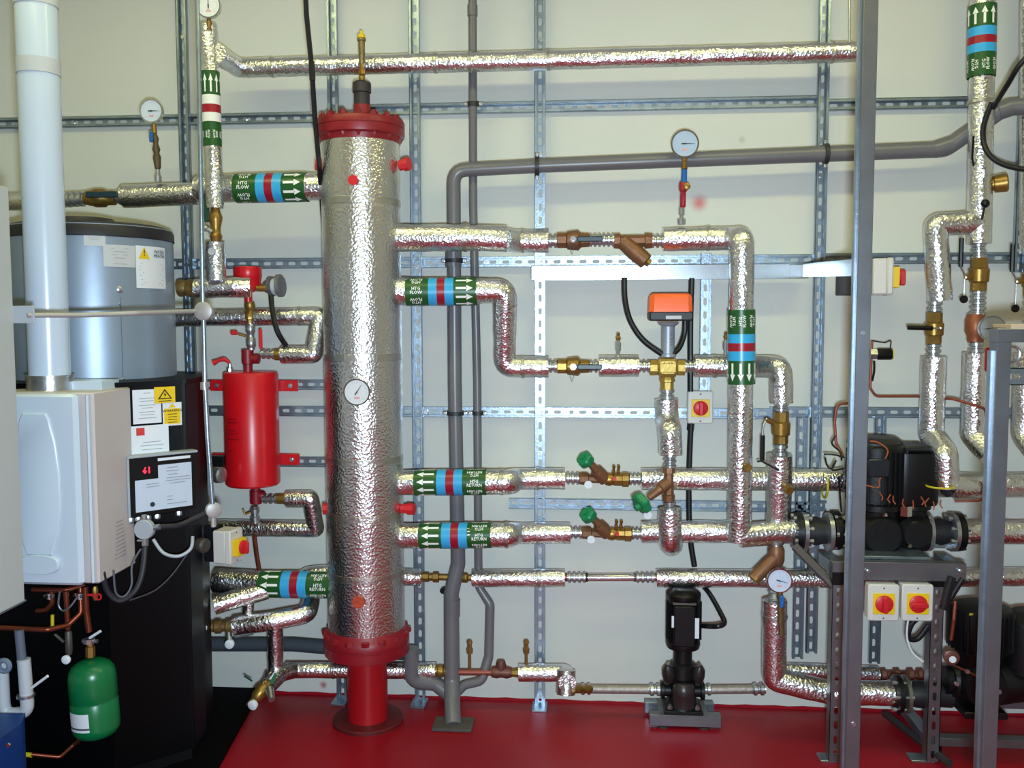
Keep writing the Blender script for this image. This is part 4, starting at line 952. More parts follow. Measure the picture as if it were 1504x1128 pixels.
mk('body', G().lathe((0, 20, 0), (0, -1, 0), [(0, 4), (3, 5.6), (32, 5.6), (38, 4)], M, 10).cyl((-8, 2, 0), (-22, 14, 0), 2.4, M, 8), mat('dull_steel', '#55524e', .5, .6), q)
mk('glint_end_cap', G().lathe((-2, -24, 4), (0, 0, 1), [(0, 7), (3, 7), (4, 5.5)], M, 20), PAPER, q)  # white on the round end stands in for reflected flash
# green expansion vessel
q = thing('expansion_vessel', 'small green expansion vessel hanging under the boiler pipes', 'vessel', P(138, 1085, .9)); M = L(138, 1025, .9); Rz = 35.5
T = Matrix.Rotation(math.radians(3), 4, 'Z'); M = M @ T
mk('shell', G().lathe((0, -62, 0), (0, 1, 0), [(0, Rz*.3), (2, Rz*.62), (6, Rz*.84), (14, Rz*.985), (20, Rz), (58, Rz), (60, Rz*.965), (63, Rz*.965), (65, Rz), (98, Rz*.995), (108, Rz*.94), (116, Rz*.8), (122, Rz*.5), (124, Rz*.2)], M, 48), GREEN, q)
g = G(); k = 8; aa = [math.radians(-48 + 62*i/k) for i in range(k+1)]
for (y0, y1, mm, nm, o_) in ((-41, -12, PAPER, 'label', .4), (-37, -34, INK, 'label_rule', .7)):
    g = G(); g.add([(math.sin(a)*(Rz+o_), y0, math.cos(a)*(Rz+o_)) for a in aa] + [(math.sin(a)*(Rz+o_), y1, math.cos(a)*(Rz+o_)) for a in aa], [(i, i+1, k+2+i, k+1+i) for i in range(k)], M); mk(nm, g, mm, q)
M = L(132, 935, .9)
mk('connector', G().lathe((0, -34, 0), (0, 1, 0), [(0, 5), (2, 7), (18, 7), (19, 5), (24, 5)], M, 6), BRASS, q)
mk('union_nut', G().lathe((-1, -10, 0), (0, 1, 0), [(0, 9), (7, 9)], M, 8).lathe((-12, -7, 0), (1, 0, 0), [(0, 3.4), (6, 3.4), (7, 2), (16, 2), (17, 3.4), (24, 3.4)], M, 8), ZINC, q)
mk('strap_end', G().cyl((3, 0, 6), (22, 12, 8), 2.2, M, 8), PAPER, q)
# white waste siphon
q = thing('waste_trap', 'white plastic waste pipe bent in a U at the left edge', 'pipe', P(20, 1050, 1.0))
mk('trap', G().tube(pw([(35, 968, 1.0), (41, 1046, 1.0), (6, 1050, 1.0), (2, 970, 1.0)]), 10*S(1.0), 18, 1.6), WPVC, q)
mk('grey_upstand', G().tube(pw([(28, 925, 1.0), (32, 968, 1.0)]), 7*S(1.0), 16), mat('grey_upstand', '#5c6676', .4), q)
mk('clamp_ring', G().lathe(P(38, 1022, 1.0), (0, 0, 1), [(-.004, .022), (-.003, .026), (.005, .026), (.006, .022)], n=20), ZINC, q)
mk('strap_end', G().cyl(P(47, 1010, 1.04), P(70, 993, 1.05), 2.2*S(1)), PAPER, q)
mk('round_end', G().torus(P(6, 978, 1.02), (0, -1, 0), .017, .008, n=24), mat('trap_grey', '#6c7c92', .4), q)
# blue box in the bottom corner
e = P(28, 1085, 1.12); q = thing('blue_box', 'dark blue metal box in the bottom left corner', 'box', (e.x - .25, -1.3, 0))
z = P(28, 1068, 1.12).z
mk('body', G().prism([(XL + .3, -1.08), (e.x - .02, -1.06), (e.x + .005, -1.12), (e.x + .015, -1.6), (XL + .3, -1.6)], 0, z), BLUEB, q)
mk('lid', G().prism([(XL + .3, -1.075), (e.x - .02, -1.055), (e.x + .008, -1.12), (e.x + .02, -1.605), (XL + .3, -1.605)], z, z + .012), BLUEB, q)
mk('screw', G().lathe(P(13, 1094, 1.6), (0, -1, 0), [(0, .005), (.004, .004)], n=10), CHROME, q)

# ------------------------------------------------------------------ red cylinder set
rd = .14
q = thing('dirt_separator', 'bright red upright cylinder held on two lugs', 'separator', P(370, 715, rd)); M = L(370, 630, rd); Rr = 40.5
mk('shell', G().lathe((0, -85, 0), (0, 1, 0), [(0, Rr*.93), (3, Rr), (168, Rr), (171, Rr*.96), (172, Rr*.9)], M, 56), RED, q)
for y in (65, -48):
    for s_ in (-1, 1):
        o_ = mk('lug', G().box((s_*(Rr + 11), y, -14), (34, 17, 3), M, .8), RED, q)
        mk('bolt', G().lathe((s_*(Rr + 17), y, -12), (0, 0, 1), [(0, 3.6), (2.5, 3.6), (2.5, 2), (4, 2)], M, 6), ZINC, o_)
g = G(); k = 6
for y, w in ((18, .8), (13, .9), (1, .7), (-4, .8), (-12, 1), (-30, .5)):
    aa = [math.radians(-40 + 34*w*i/k) for i in range(k+1)]; r_ = Rr + .3
    g.add([(math.sin(a)*r_, y, math.cos(a)*r_) for a in aa] + [(math.sin(a)*r_, y+1.6, math.cos(a)*r_) for a in aa], [(i, i+1, k+2+i, k+1+i) for i in range(k)], M)
mk('stamped_print', g, mat('dark_red_ink', '#8a0a14', .5), q)
mk('top_tee', G().lathe((-4, 86, 0), (0, 1, 0), [(0, 7), (12, 7), (13, 9), (34, 9), (35, 6)], M, 18).lathe((0, 106, 0), (1, 0, 0), [(0, 7), (13, 7.5), (14, 6)], M, 14), DRED, q)
mk('bottom_tee', G().lathe((4, -86, 0), (0, -1, 0), [(0, 7), (8, 7), (9, 9), (28, 9), (29, 7)], M, 18).lathe((4, -102, 0), (1, 0, 0), [(0, 7), (10, 7.5), (14, 6)], M, 14), DRED, q)
mk('small_cock', G().lathe((-32, 87, 0), (0, 1, 0), [(0, 5), (5, 5), (6, 2.4), (12, 2.4)], M, 10), ZINC, q)
mk('cock_handle', G().tube([M @ Vector(v) for v in ((-30, 100, 4), (-38, 106, 6), (-46, 104, 8), (-54, 100, 9))], 2.6*S(rd), 8, 1, rr=[2*S(rd), 3.2*S(rd), 2.6*S(rd), 4.4*S(rd)]), REDP, q)
q = thing('deaerator', 'red cup-shaped fitting above the red cylinder', 'fitting', P(365, 410, rd)); M = L(366, 410, rd)
mk('cup', G().lathe((-2, 18, 0), (0, -1, 0), [(0, 20), (1, 20.5), (14, 20.5), (15, 20), (30, 18), (36, 12), (38, 6), (52, 6)], M, 32), RED, q)
mk('nipple', G().lathe((0, -34, 0), (0, -1, 0), [(0, 7), (6, 8.5), (12, 6), (16, 8.5), (26, 8.5), (27, 6), (32, 6.5)], M, 10), BRASS, q)
mk('coupling', ring_fit(G(), M @ Vector((0, -64, 0)), M @ Vector((1, -106, 0)), 7*S(rd), 2), ZINC, q)
mk('side_cock', G().cyl((-4, -86, 4), (-16, -82, 8), 1.6, M, 8), BRASS, q)
mk('cock_handle', G().box((-22, -80, 8), (10, 7, 5), M, 1.5), REDP, q)
mk('side_joint', G().lathe((14, -14, 6), (1, .02, 0), [(0, 5), (8, 5.6), (18, 4)], M, 10), BRASS, q)
q = thing('handwheel_valve', 'grey round-headed sensor left of the tall vessel, with a black tail', 'valve', P(404, 421, rd)); M = L(404, 421, rd)
a = Vector((.95, .05, .12)).normalized()
mk('body', G().lathe(a*-16, a, [(0, 8), (6, 10), (8, 14.5), (13, 14.5), (14, 12)], M, 28), mat('grey_head', '#5b5a62', .4, .2), q)
mk('white_ring', G().lathe(a*-2, a, [(0, 12.5), (7, 12.5)], M, 28), PAPERG, q)
mk('cap', G().lathe(a*5, a, [(0, 12.5), (.5, 16), (6, 16), (7, 14)], M, 28), mat('grey_head2', '#75757c', .4, .2), q)
lead('cable', [(398, 434, .17), (401, 462, .19), (408, 488, .2), (420, 508, .17)], 4, CABLE, 'thick black tail curving down from the grey round head', 'cable')
# pipework left of the vessel
t = pipe('lagged_pipe', 'foil tee piece under the slim riser, joining the red cup', [(288, 424, .24), (345, 422, .235), (368, 422, .22)], 15, bend=.5)
foil_tube(t, [(316, 356, .26), (318, 412, .26)], 14.6); mk('plaster', G().lathe((0, 0, 0), (0, 0, 1), [(-2, 6), (1, 5.5)], L(311, 369, .315), 14), PAPERG, t)
mk('end_nut', G().lathe(P(288, 423, .2), (-1, .0, 0), [(0, .018), (.01, .034), (.03, .034), (.035, .028), (.05, .033), (.066, .033), (.07, .024)], n=10), mat('aged_brass', '#7a6238', .45, .5, .2, 90, .25, 30), t)
q = thing('check_valve', 'brass valve with green lever on the slim riser', 'valve', P(314, 330, .33)); M = L(315, 331, .33)
mk('body', G().lathe((2, -24, 0), (0, 1, 0), [(0, 7), (8, 9.5), (12, 7), (20, 7), (30, 9.5), (36, 10.5), (44, 7), (50, 6)], M, 10), BRASS, q)
mk('lever', G().box((-9, 22, 6), (8, 36, 3), M, 1.4), mat('dark_green_grip', '#123c2c', .45), q)
mk('drain_spout', G().lathe((-2, -10, 4), (-.8, .5, .2), [(0, 4), (8, 4), (9, 5.5), (13, 5)], M, 8), ZINC, q)
t = pipe('lagged_pipe', 'foil pipe doubling back level with the red tee, above the red cylinder', [(258, 467, .12), (470, 465, .12), (460, 521, .16), (414, 521, .16)], 13.4, bend=.25)
tape(t, (440, 465, .12), (450, 465, .12), 13.4, 4)
mk('coupling', ring_fit(G(), P(384, 520, .16), P(406, 521, .16), 7*S(.16), 3), ZINC, t); mk('end_nut', G().lathe(P(404, 521, .16), (1, 0, 0), [(0, .022), (.03, .022)], n=8), BRASS, t)
mk('lever', G().box((0, 0, 0), (5, 30, 3), L(383, 498, .2), 1.2), REDP, t)
t = pipe('lagged_pipe', 'foil pipe doubling back level with the bottom of the red cylinder', [(318, 775, .12), (464, 777, .12), (456, 733, .15), (421, 733, .15)], 13, bend=.25)
mk('coupling', ring_fit(G(), P(386, 733, .15), P(410, 733, .15), 7*S(.15), 3), ZINC, t); mk('end_nut', G().lathe(P(408, 733, .15), (1, 0, 0), [(0, .02), (.032, .02)], n=8), BRASS, t)
t = thing('drain_line', 'bent copper drain tube dropping from the red cylinder', 'pipe', P(376, 833, .14))
mk('tube', G().tube(pw([(375, 766, .14), (374, 790, .14), (377, 815, .14), (383, 850, .14)]), 3.6*S(.14), 10, 3), COPPER, t)
mk('cock', ring_fit(G(), P(374, 744, .14), P(375, 768, .14), 7*S(.14), 2), ZINC, t)
mk('cock_lever', G().tube(pw([(368, 752, .16), (360, 756, .17), (357, 748, .17)]), 1.4*S(.14), 6, 1), BRASS, t)
isolator(P(322, 800, .46), S(.46)*1.0, 'isolator box with yellow and red switch seen from its side, on the cabinet edge', rz=1.38, w=36, h=52, dep=30, yt=10)
mk('dark_backplate', G().box((P(311, 800, .46).x, -.46, P(311, 798, .46).z), (.05, .02, .13), b=.003), NAVY, label='dark blue plate behind the side-on isolator box', cat='plate')
mk('pipe_end', G().lathe(P(313, 697, .3), (1, -.35, 0), [(0, .026), (.02, .03), (.04, .03), (.044, .02)], n=18), ZINC, label='round steel pipe end between the cabinet and the red cylinder', cat='fitting')
mk('bracket', G().box(P(320, 676, .2), (.06, .03, .035), b=.003), BLACK, label='small black bracket left of the red cylinder', cat='bracket')

# lower left foil cluster
t = pipe('lagged_pipe', 'banded foil pipe leaving the vessel foot to the left, forking', [(498, 858, .225), (385, 857, .225), (316, 852, .225)], 19)
foil_tube(t, [(392, 866, .24), (372, 872, .26), (314, 889, .32)], 14.5, bend=.6)
foil_tube(t, [(366, 874, .27), (364, 905, .27)], 8.5)
band(t, P(384, 858, .225), P(488, 859, .225), 20*S(.225), 'HTG\nRETURN', 'heat', False, False)
t = pipe('lagged_pipe', 'foil pipe hooking forward beneath the banded return, with a downward branch', [(344, 919, .30), (400, 912, .29), (452, 902, .24), (456, 880, .16), (440, 846, .12), (500, 842, .12)], 14.5, bend=1.2)
foil_tube(t, [(404, 915, .29), (405, 988, .27)], 12)
mk('end_nut', ring_fit(G(), P(312, 921, .31), P(346, 919, .3), 10*S(.3), 2), mat('aged_brass2', '#80643a', .45, .5, .2, 90, .2, 30), t)
q = thing('drain_valve', 'round-ended brass drain at the side of the black cabinet', 'valve', P(295, 922, .42)); mk('body', G().lathe(P(288, 922, .42), (.8, -.6, 0), [(0, .016), (.01, .026), (.03, .026)], n=14), mat('aged_brass3', '#6a5234', .5, .5, .2, 90, .2, 30), q)
mk('cap', G().lathe(P(296, 922, .44), (.3, -1, 0), [(0, .02), (.01, .016)], n=14), CHROME, q)
q = thing('drain_cock', 'small cock with round end painted as a white glint under the hooked foil pipe', 'valve', P(336, 935, .31))
mk('body', G().cyl(P(336, 928, .31), P(337, 945, .33), .012).tube(pw([(345, 936, .31), (358, 934, .31), (372, 931, .31)]), .004, 8), ZINC, q)
mk('glint_end_cap', G().lathe(P(338, 945, .33), (.1, -1, 0), [(0, .017), (.012, .017), (.014, .014)], n=20), PAPER, q)  # end coloured white to paint in the flash glint
t = pipe('lagged_pipe', 'foil pipe running behind the red pedestal near the floor', [(420, 984, .22), (530, 984, .2), (600, 985, .14)], 12.4)
foil_tube(t, [(434, 984, .22), (412, 990, .28), (394, 1008, .36)], 12.4, bend=.6); tape(t, (490, 984, .21), (498, 984, .21), 12.6, 4)
foil_tube(t, [(398, 990, .30), (388, 1022, .36)], 9)
q = thing('ball_valve', 'angled brass drain valve with green strip at the floor, beneath foil cluster', 'valve', P(383, 1020, .4))
mk('body', G().lathe(P(390, 1008, .36), (-.45, -.55, -.55), [(0, .02), (.02, .026), (.05, .022), (.06, .014), (.09, .014)], n=12), BRASS, q)
mk('glint_end_cap', G().lathe(P(373, 1034, .45), (-.2, -1, -.1), [(0, .017), (.012, .018), (.014, .015)], n=20), PAPER, q)  # flash highlight on the valve end, painted as plain white
mk('handle', G().box((0, 0, 0), (6, 18, 2), L(402, 997, .42) @ Matrix.Rotation(-.5, 4, 'Z'), .8), mat('green_grip', '#2e6a4a', .5), q)
mk('side_outlet', G().cyl(P(396, 1012, .38), P(399, 1028, .42), .016, r1=.012), ZINC, q)
mk('valve_key', G().tube(pw([(359, 993, .3), (370, 1000, .32)]), .0035, 6), mat('dark_green_key', '#1f4a3c', .5), parent=q)
mk('drain_hose', G().tube(pw([(300, 946, .08), (430, 946, .08), (500, 952, .08), (608, 960, .1)]), 11*S(.08), 16), PVCG, label='dark grey lagged pipe running level behind the red pedestal', cat='pipe')

# gauges on the left
g1, M = gauge(222, 163, .26, 17.5, 'round gauge on a blue-handled stem above the left foil pipe', ang=PI/2 + .02)
mk('stem', G().lathe((2, -18, -4), (.02, -1, 0), [(0, 3.5), (14, 4), (15, 3)], M, 8), BRASS, g1)
mk('cock_handle', G().box((-1, -38, 0), (5.5, 16, 4), M, 1.4), BLUEP, g1)
mk('siphon', G().lathe((3, -34, -4), (.06, -1, 0), [(0, 3), (6, 5), (14, 3.4), (22, 6), (28, 4), (34, 6), (50, 4.4), (51, 3)], M, 10), mat('tarnish', '#5a4c34', .5, .4, .2, 90, .2, 40), g1)
mk('socket', G().lathe((6, -84, -4), (0, -1, 0), [(0, 3), (10, 3.4), (11, 5), (20, 5)], M, 10), ZINC, g1)
g2, M = gauge(306, 8, .37, 18.5, 'gauge at the top of the slim riser, cut by the photo top', ang=-.03, dialcol=mat('white_dial2', '#dadde0', .35))
mk('stem', G().lathe((-2, -18, -6), (0, -1, 0), [(0, 3), (6, 4.5), (12, 3), (16, 5)], M, 8), mat('bronze_stem', '#8a6a3c', .5, .5), g2)
# ------------------------------------------------------------------ centre gauge, cables, isolator
g3, M = gauge(1006, 211, .17, 20, 'blue-grey dial gauge on a red-handled stem in front of the level grey pipe', ang=PI/2, dialcol=mat('blue_dial', '#a9bcd4', .3))
mk('stem', G().lathe((0, -19, -4), (0, -1, 0), [(0, 4), (5, 4), (6, 3), (12, 3.4), (13, 4.6), (16, 4.6), (17, 3)], M, 10), BRASS, g3)
mk('blue_collar', G().lathe((0, -36, -4), (0, -1, 0), [(0, 4.2), (18, 4.2)], M, 10), BLUEP, g3)
mk('red_cock', G().lathe((-1, -54, -4), (-.02, -1, 0), [(0, 5), (4, 6.5), (12, 6), (14, 4), (34, 4.4), (36, 3)], M, 10), mat('crimson_cock', '#9a1428', .4), g3)
mk('handle_boss', G().lathe((3, -61, 2), (0, 0, 1), [(0, 5), (4, 5), (5, 3)], M, 12), BRASS, g3)
mk('socket', G().lathe((-3, -90, -4), (0, -1, 0), [(0, 4), (10, 4.4), (11, 2.6), (16, 2.6), (17, 6), (24, 6)], M, 10), ZINC, g3)
lead('actuator_cable', [(917, 408, .11), (918, 440, .12), (926, 472, .14), (945, 500, .15), (972, 520, .15)], 4.2, CABLE, 'black cable curving from the trunking down to the three-way valve', 'cable')
lead('actuator_cable', [(1006, 470, .13), (1005, 490, .13), (998, 510, .14), (988, 520, .15)], 4, CABLE, 'short black cable looping under the orange actuator', 'cable')
lead('supply_cable', [(1016, 408, .1), (1014, 480, .08), (1014, 575, .08)], 4.2, CABLE, 'black cable from the trunking down to the red isolator', 'cable')
lead('supply_cable', [(1015, 620, .07), (1012, 700, .06), (1013, 780, .06), (1020, 832, .06)], 4.2, CABLE, 'black cable hanging below the red isolator, behind the returns', 'cable')
t = thing('cable', 'long black cable hanging from the ceiling left of the tall vessel', 'cable', P(478, 400, .1))
mk('sheath', G().tube(pw([(447, -60, .5), (450, 20, .46), (458, 100, .42), (463, 180, .36), (469, 245, .31), (473, 300, .22), (478, 370, .08)]), 3.8*S(.45), 10, 3), CABLE, t)
mk('sleeve', G().tube(pw([(457.5, 90, .482), (459, 118, .477)]), 4.6*S(.48), 10), CABLE, t)
iso = isolator(P(1027, 597, .045) + Vector((0, .01, 0)), S(.07), 'red and yellow isolator switch on a white box below the three-way valve', w=37, h=48, dep=18)
mk('cable_gland', G().cyl(P(1015, 620, .05), P(1014, 632, .05), .014), BLACK, iso)

# ------------------------------------------------------------------ low centre: copper set, hose, pump
t = thing('copper_manifold', 'short copper pipe with fittings near the floor, right of the drain pipe', 'pipe', P(680, 987, .12))
mk('tube', G().cyl(P(640, 987, .12), P(770, 988, .12), 5*S(.12)), mat('reddish_copper', '#8e4a40', .45, .5), t)
mk('tee', G().lathe(P(722, 987, .12), (1, 0, 0), [(0, .02), (.02, .024), (.04, .02), (.06, .024), (.08, .018)], n=12).lathe(P(736, 987, .12), (0, 0, 1), [(0, .018), (.03, .02), (.045, .016)], n=10), mat('dull_bronze', '#6b4038', .5, .4), t)
mk('union', ring_fit(G(), P(640, 985, .12), P(655, 986, .12), 9*S(.12), 1).lathe(P(752, 988, .12), (1, 0, 0), [(0, .016), (.03, .02), (.036, .016)], n=8), BRASS, t)
for px in (690, 773):
    o_ = mk('bleed_nipple', G().lathe(P(px, 984, .12), (0, 0, 1), [(0, .006), (.065, .006), (.067, .012), (.085, .013), (.087, .009), (.105, .009), (.107, .012), (.117, .010), (.12, .005)], n=8), mat('nipple_brass', '#8e6a38', .45, .6, .1, 90, .2, 30), t)
pipe('lagged_pipe', 'stubby foil pipe near the floor between pedestal and drain pipe', [(594, 986, .12), (641, 985, .12)], 12.5)
t = pipe('lagged_pipe', 'foil elbow near the floor with a blunt grey taped end, left of hose', [(762, 988, .12), (830, 988, .12), (833, 1004, .24)], 13.4, bend=.3)
tape(t, (790, 988, .12), (796, 988, .12), 13.6, 4); foil_tube(t, [(832, 984, .2), (831, 1020, .22)], 14, m=FOILT)
pd = -FL(1002, 1060).y
pdm = pd + .005; print('pump depth', pd)
def hose(a, b, lab):
    q = thing('braided_hose', lab, 'hose', P(*a)); A, B = P(*a), P(*b); X = (B-A).normalized(); Ln = (B-A).length
    mk('sleeve', G().cyl(A + X*.04, B - X*.04, 6.4*S(a[2])), BRAID, q)
    g = G(); ring_fit(g, A, A + X*.045, 8*S(a[2]), 2); ring_fit(g, B - X*.05, B, 8.6*S(a[2]), 2); mk('end_fitting', g, ZINC, q)
hose((852, 1012, pdm), (972, 1013, pdm), 'braided hose feeding the black pump from the left')
hose((1028, 1013, pdm), (1124, 1012, pdm), 'braided hose leaving the black pump on the right')
mk('union', ring_fit(G(), P(842, 1012, .235), P(870, 1012, pdm), 6*S(pdm), 2), BRASS, label='brass union between the taped foil end and the braided hose', cat='fitting')
t = thing('vertical_pump', 'tall black multistage pump standing on a galvanised base', 'pump', P(1002, 1050, pdm)); M = L(1002, 1040, pdm)
g = G().box((0, 2, 0), (56, 6, 50), M, 1.5).lathe((0, 4, 0), (0, 1, 0), [(0, 25), (8, 23), (14, 20), (34, 19), (42, 22), (46, 24)], M, 24)
g.lathe((-32, 27, 0), (1, 0, 0), [(0, 13), (5, 13), (6, 9), (58, 9), (59, 13), (64, 13)], M, 16); mk('foot_casting', g, BLACKM, t)
mk('chamber_sleeve', G().lathe((0, 10, 16), (0, 1, 0), [(0, 15), (18, 16), (20, 17), (30, 15.5), (36, 11), (38, 4)], M, 28), mat('worn_casting', '#3c3436', .35, .4), t)
mk('stage_stack', G().lathe((0, 46, 0), (0, 1, 0), [(0, 21), (22, 20), (26, 14), (70, 13.5)], M, 28), BLACKM, t)
for s_ in (-1, 1):
    g = G().lathe((s_*20, 46, 8), (s_*.15, 1, .3), [(0, 9), (10, 10), (20, 8.5), (26, 4)], M, 14); mk('side_boss', g, mat('dark_boss', '#2b2526', .4, .3) if s_ < 0 else bpy.data.materials['dark_boss'], t)
    mk('clamp_bolt', G().cyl((s_*17, 66, 10), (s_*23, 74, 16), 3, M, 8), ZINC, t)
    mk('base_bolt', G().lathe((s_*20, 6, 18), (0, 1, 0), [(0, 4), (4, 4), (4, 2.4), (7, 2.4)], M, 6), ZINC, t)
g = G().lathe((0, 92, 0), (0, 1, 0), [(0, 14), (2, 24), (8, 25.5), (12, 25), (14, 21)], M, 32); mk('motor_flange', g, BLACKM, t)
g = G().lathe((0, 104, 0), (0, 1, 0), [(0, 21.5), (64, 21.5), (66, 20)], M, 32)
for i in range(28):
    a = 2*PI*i/28; g.box((math.cos(a)*22.5, 136, math.sin(a)*22.5), (4, 58, 1), M, 0, Matrix.Rotation(-a, 3, 'Y'))
mk('finned_motor', g, BLACKM, t)
mk('fan_cowl', G().lathe((0, 163, 0), (0, 1, 0), [(0, 24.5), (2, 25.5), (12, 25.5), (14, 24), (18, 17), (19, 15)], M, 36), BLACK, t)
mk('terminal_panel', G().box((-1, 133, 24), (30, 60, 8), M, 2), BLACK, t)
mk('panel_top', G().box((-1, 166, 23), (34, 3, 8), M, 1), mat('dull_strip', '#54504e', .5, .3), t)
for x, w, h, y in ((17, 6.5, 30, 130), (-17.5, 3.5, 17, 139)): mk('rating_label', G().box((x, y, 23.6), (w, h, 1), M), PAPER, t)
for x in (-25, 25): mk('side_rib', G().box((x, 136, 6), (2.2, 58, 6), M, .8), BLACK, t)
t = thing('channel_stand', 'galvanised channel stand with four short feet under the black pump', 'base', P(1002, 1062, pdm)); M = L(1002, 1040, pdm)
zf_ = P(1002, 1040, pdm).z/S(pdm)
mk('front_channel', G().box((2, -9, 17), (104, 17, 16), M, 1), GALVP, t); mk('rear_channel', G().box((-2, -9, -26), (104, 17, 16), M, 1), GALV, t)
mk('cross_plate', G().box((0, -1.0, -4), (72, 1.6, 60), M, .4), GALVP, t)
for x, z in ((-30, 17), (30, 17), (-30, -26), (30, -26)): mk('foot', G().lathe((x, -17, z), (0, -1, 0), [(0, 3), (max(1, zf_ - 20), 3), (max(1, zf_ - 20), 8), (zf_ - 17, 8)], M, 12), mat('foot_rubber', '#2b302c', .7) if x < 0 and z > 0 else bpy.data.materials['foot_rubber'], t)
lead('pump_cable', [(1029, 919, pdm), (1052, 920, .28), (1064, 915, .25), (1058, 900, .2), (1044, 875, .12), (1034, 862, .08)], 3.8, CABLE, 'stiff black cable bent from the pump motor up to the wall', 'cable')

# riser right of pump and its gauge
t = pipe('lagged_pipe', 'fat foil riser with dial gauge on top, turning right near the floor', [(1138, 882, .30), (1137, 998, .30), (1225, 1018, .32), (1312, 1018, .34)], 17.6, bend=.5)
tape(t, (1138, 905, .30), (1138, 915, .30), 17.6, 5)
mk('joint', ring_fit(G(), P(1138, 866, .28), P(1138, 884, .30), 9*S(.3), 2), ZINC, t)
foil_tube(t, [(1150, 985, .12), (1290, 990, .12)], 12, bend=.5); mk('copper_tail', G().cyl(P(1286, 990, .12), P(1360, 992, .12), 6*S(.12)), mat('dull_copper', '#704438', .5, .5), t)
g = G()
DC2 = mat('dull_copper2', '#7c5240', .5, .5)
for px in (1292, 1312, 1332, 1346): mk('compression_nut', G().lathe(P(px, 990, .12), (1, 0, 0), [(0, .017), (.004, .024), (.02, .024), (.024, .017)], n=8), DC2, t)

g4, M = gauge(1145, 853, .40, 18.5, 'round white gauge in front of the low foil pipe, by the slotted posts', ang=PI/2 + .25, dialcol=mat('pale_dial', '#c3cfe2', .3))
mk('cock_handle', G().box((3, -30, 3), (6, 18, 4), M, 1.6), BLUEP, g4)
mk('siphon', G().lathe((2, -18, -6), (.05, -1, 0), [(0, 4), (8, 5), (16, 3), (24, 5), (30, 4), (44, 5), (54, 3.4), (66, 4)], M, 10), mat('tarnish2', '#6a5638', .5, .5, .2, 90, .2, 40), g4)
t = thing('strainer', 'bronze strainer slanting down left, above the round white gauge', 'strainer', P(1138, 815, .24)); M = L(1140, 815, .24)
mk('body', G().lathe((0, 14, 0), (0, -1, 0), [(0, 9), (6, 12), (22, 12), (30, 9)], M, 14).lathe((0, -2, 2), (-.72, -.66, .2), [(0, 9), (16, 10.5), (46, 9.5), (47, 6)], M, 18), BRONZE, t)
mk('cap', G().lathe((-31, -31, 11), (-.72, -.66, .2), [(0, 10), (5, 10), (6, 5)], M, 6), BRASS, t)
mk('joint', ring_fit(G(), M @ Vector((0, 14, 0)), M @ Vector((0, 22, 0)), 10*S(.24), 1), ZINC, t)

# ------------------------------------------------------------------ twin head pump
hd = .22
t = thing('twin_head_pump', 'large black twin-head circulator hung between two rubber flanged joints', 'pump', P(1290, 780, hd)); M = L(1290, 780, hd)
g = G().lathe((-66, 0, 0), (1, 0, 0), [(0, 28), (10, 28), (11, 19), (28, 21), (40, 24), (100, 24), (112, 21), (120, 20), (121, 28), (131, 28)], M, 32)
g.lathe((-6, 2, 14), (0, 0, 1), [(-40, 30), (0, 32), (22, 30), (30, 24)], M, 28); g.lathe((44, 2, 6), (0, 0, 1), [(-30, 26), (0, 28), (18, 26), (26, 18)], M, 28)
mk('volute', g, BLACKM, t)
g = G().lathe((-6, 20, 12), (0, 1, 0), [(0, 26), (14, 28), (16, 32), (24, 32)], M, 28); g.lathe((44, 18, 2), (0, 1, 0), [(0, 20), (16, 22), (18, 27), (24, 27)], M, 28); mk('motor_stool', g, BLACKM, t)
g = G().lathe((-8, 44, 10), (0, 1, 0), [(0, 34), (4, 38), (82, 38), (86, 35)], M, 36)
for i in range(30):
    a = 2*PI*i/30; g.box((-8 + math.cos(a)*39, 84, 10 + math.sin(a)*39), (5, 74, 1.4), M, 0, Matrix.Rotation(-a, 3, 'Y'))
mk('left_motor', g, BLACKM, t)
rings = []
for y, k in ((45, .96), (50, 1), (112, 1), (118, .97)):
    rings.append([(42 + 31*k*math.copysign(abs(math.cos(2*PI*i/32))**.45, math.cos(2*PI*i/32)), y, 6 + 34*k*math.copysign(abs(math.sin(2*PI*i/32))**.45, math.sin(2*PI*i/32))) for i in range(32)])
mk('right_motor', G().loft(rings, M), BLACK, t)
mk('motor_cap', G().lathe((-10, 130, 4), (0, 1, 0), [(-2, 38), (2, 38), (8, 30), (9, 20)], M, 32).box((34, 124, 0), (60, 8, 56), M, 3), mat('cap_black', '#1c1a1c', .45), t)
mk('terminal_box', G().box((-18, 100, 46), (30, 26, 14), M, 3), mat('term_blueblack', '#10151f', .4), t)
mk('cover_left', G().torus((-46, 92, 6), (1, 0, .3), 20, 5, M, 28, 8), BLACK, t)
for x, y in ((-4, 30), (26, 30)): mk('shaft_nut', G().lathe((x, y, 32), (0, 1, 0), [(0, 9), (14, 9)], M, 6), CHROME, t)
for i, (x, y, z) in enumerate(((-59, 22, 14), (-59, -20, 16), (-59, 0, 26), (62, -18, 18), (62, 20, 16))):
    mk('flange_bolt', G().lathe((x - 3, y, z), (1, 0, 0), [(-4, 3.6), (0, 3.6), (0, 2), (8, 2), (8, 3.6), (12, 3.6)], M, 6), ZINC, t)
mk('bleed_plug', G().lathe((32, -12, 34), (0, 0, 1), [(0, 4), (4, 3)], M, 10).lathe((-50, 56, 30), (0, 0, 1), [(0, 5), (4, 4)], M, 12), CHROME, t)
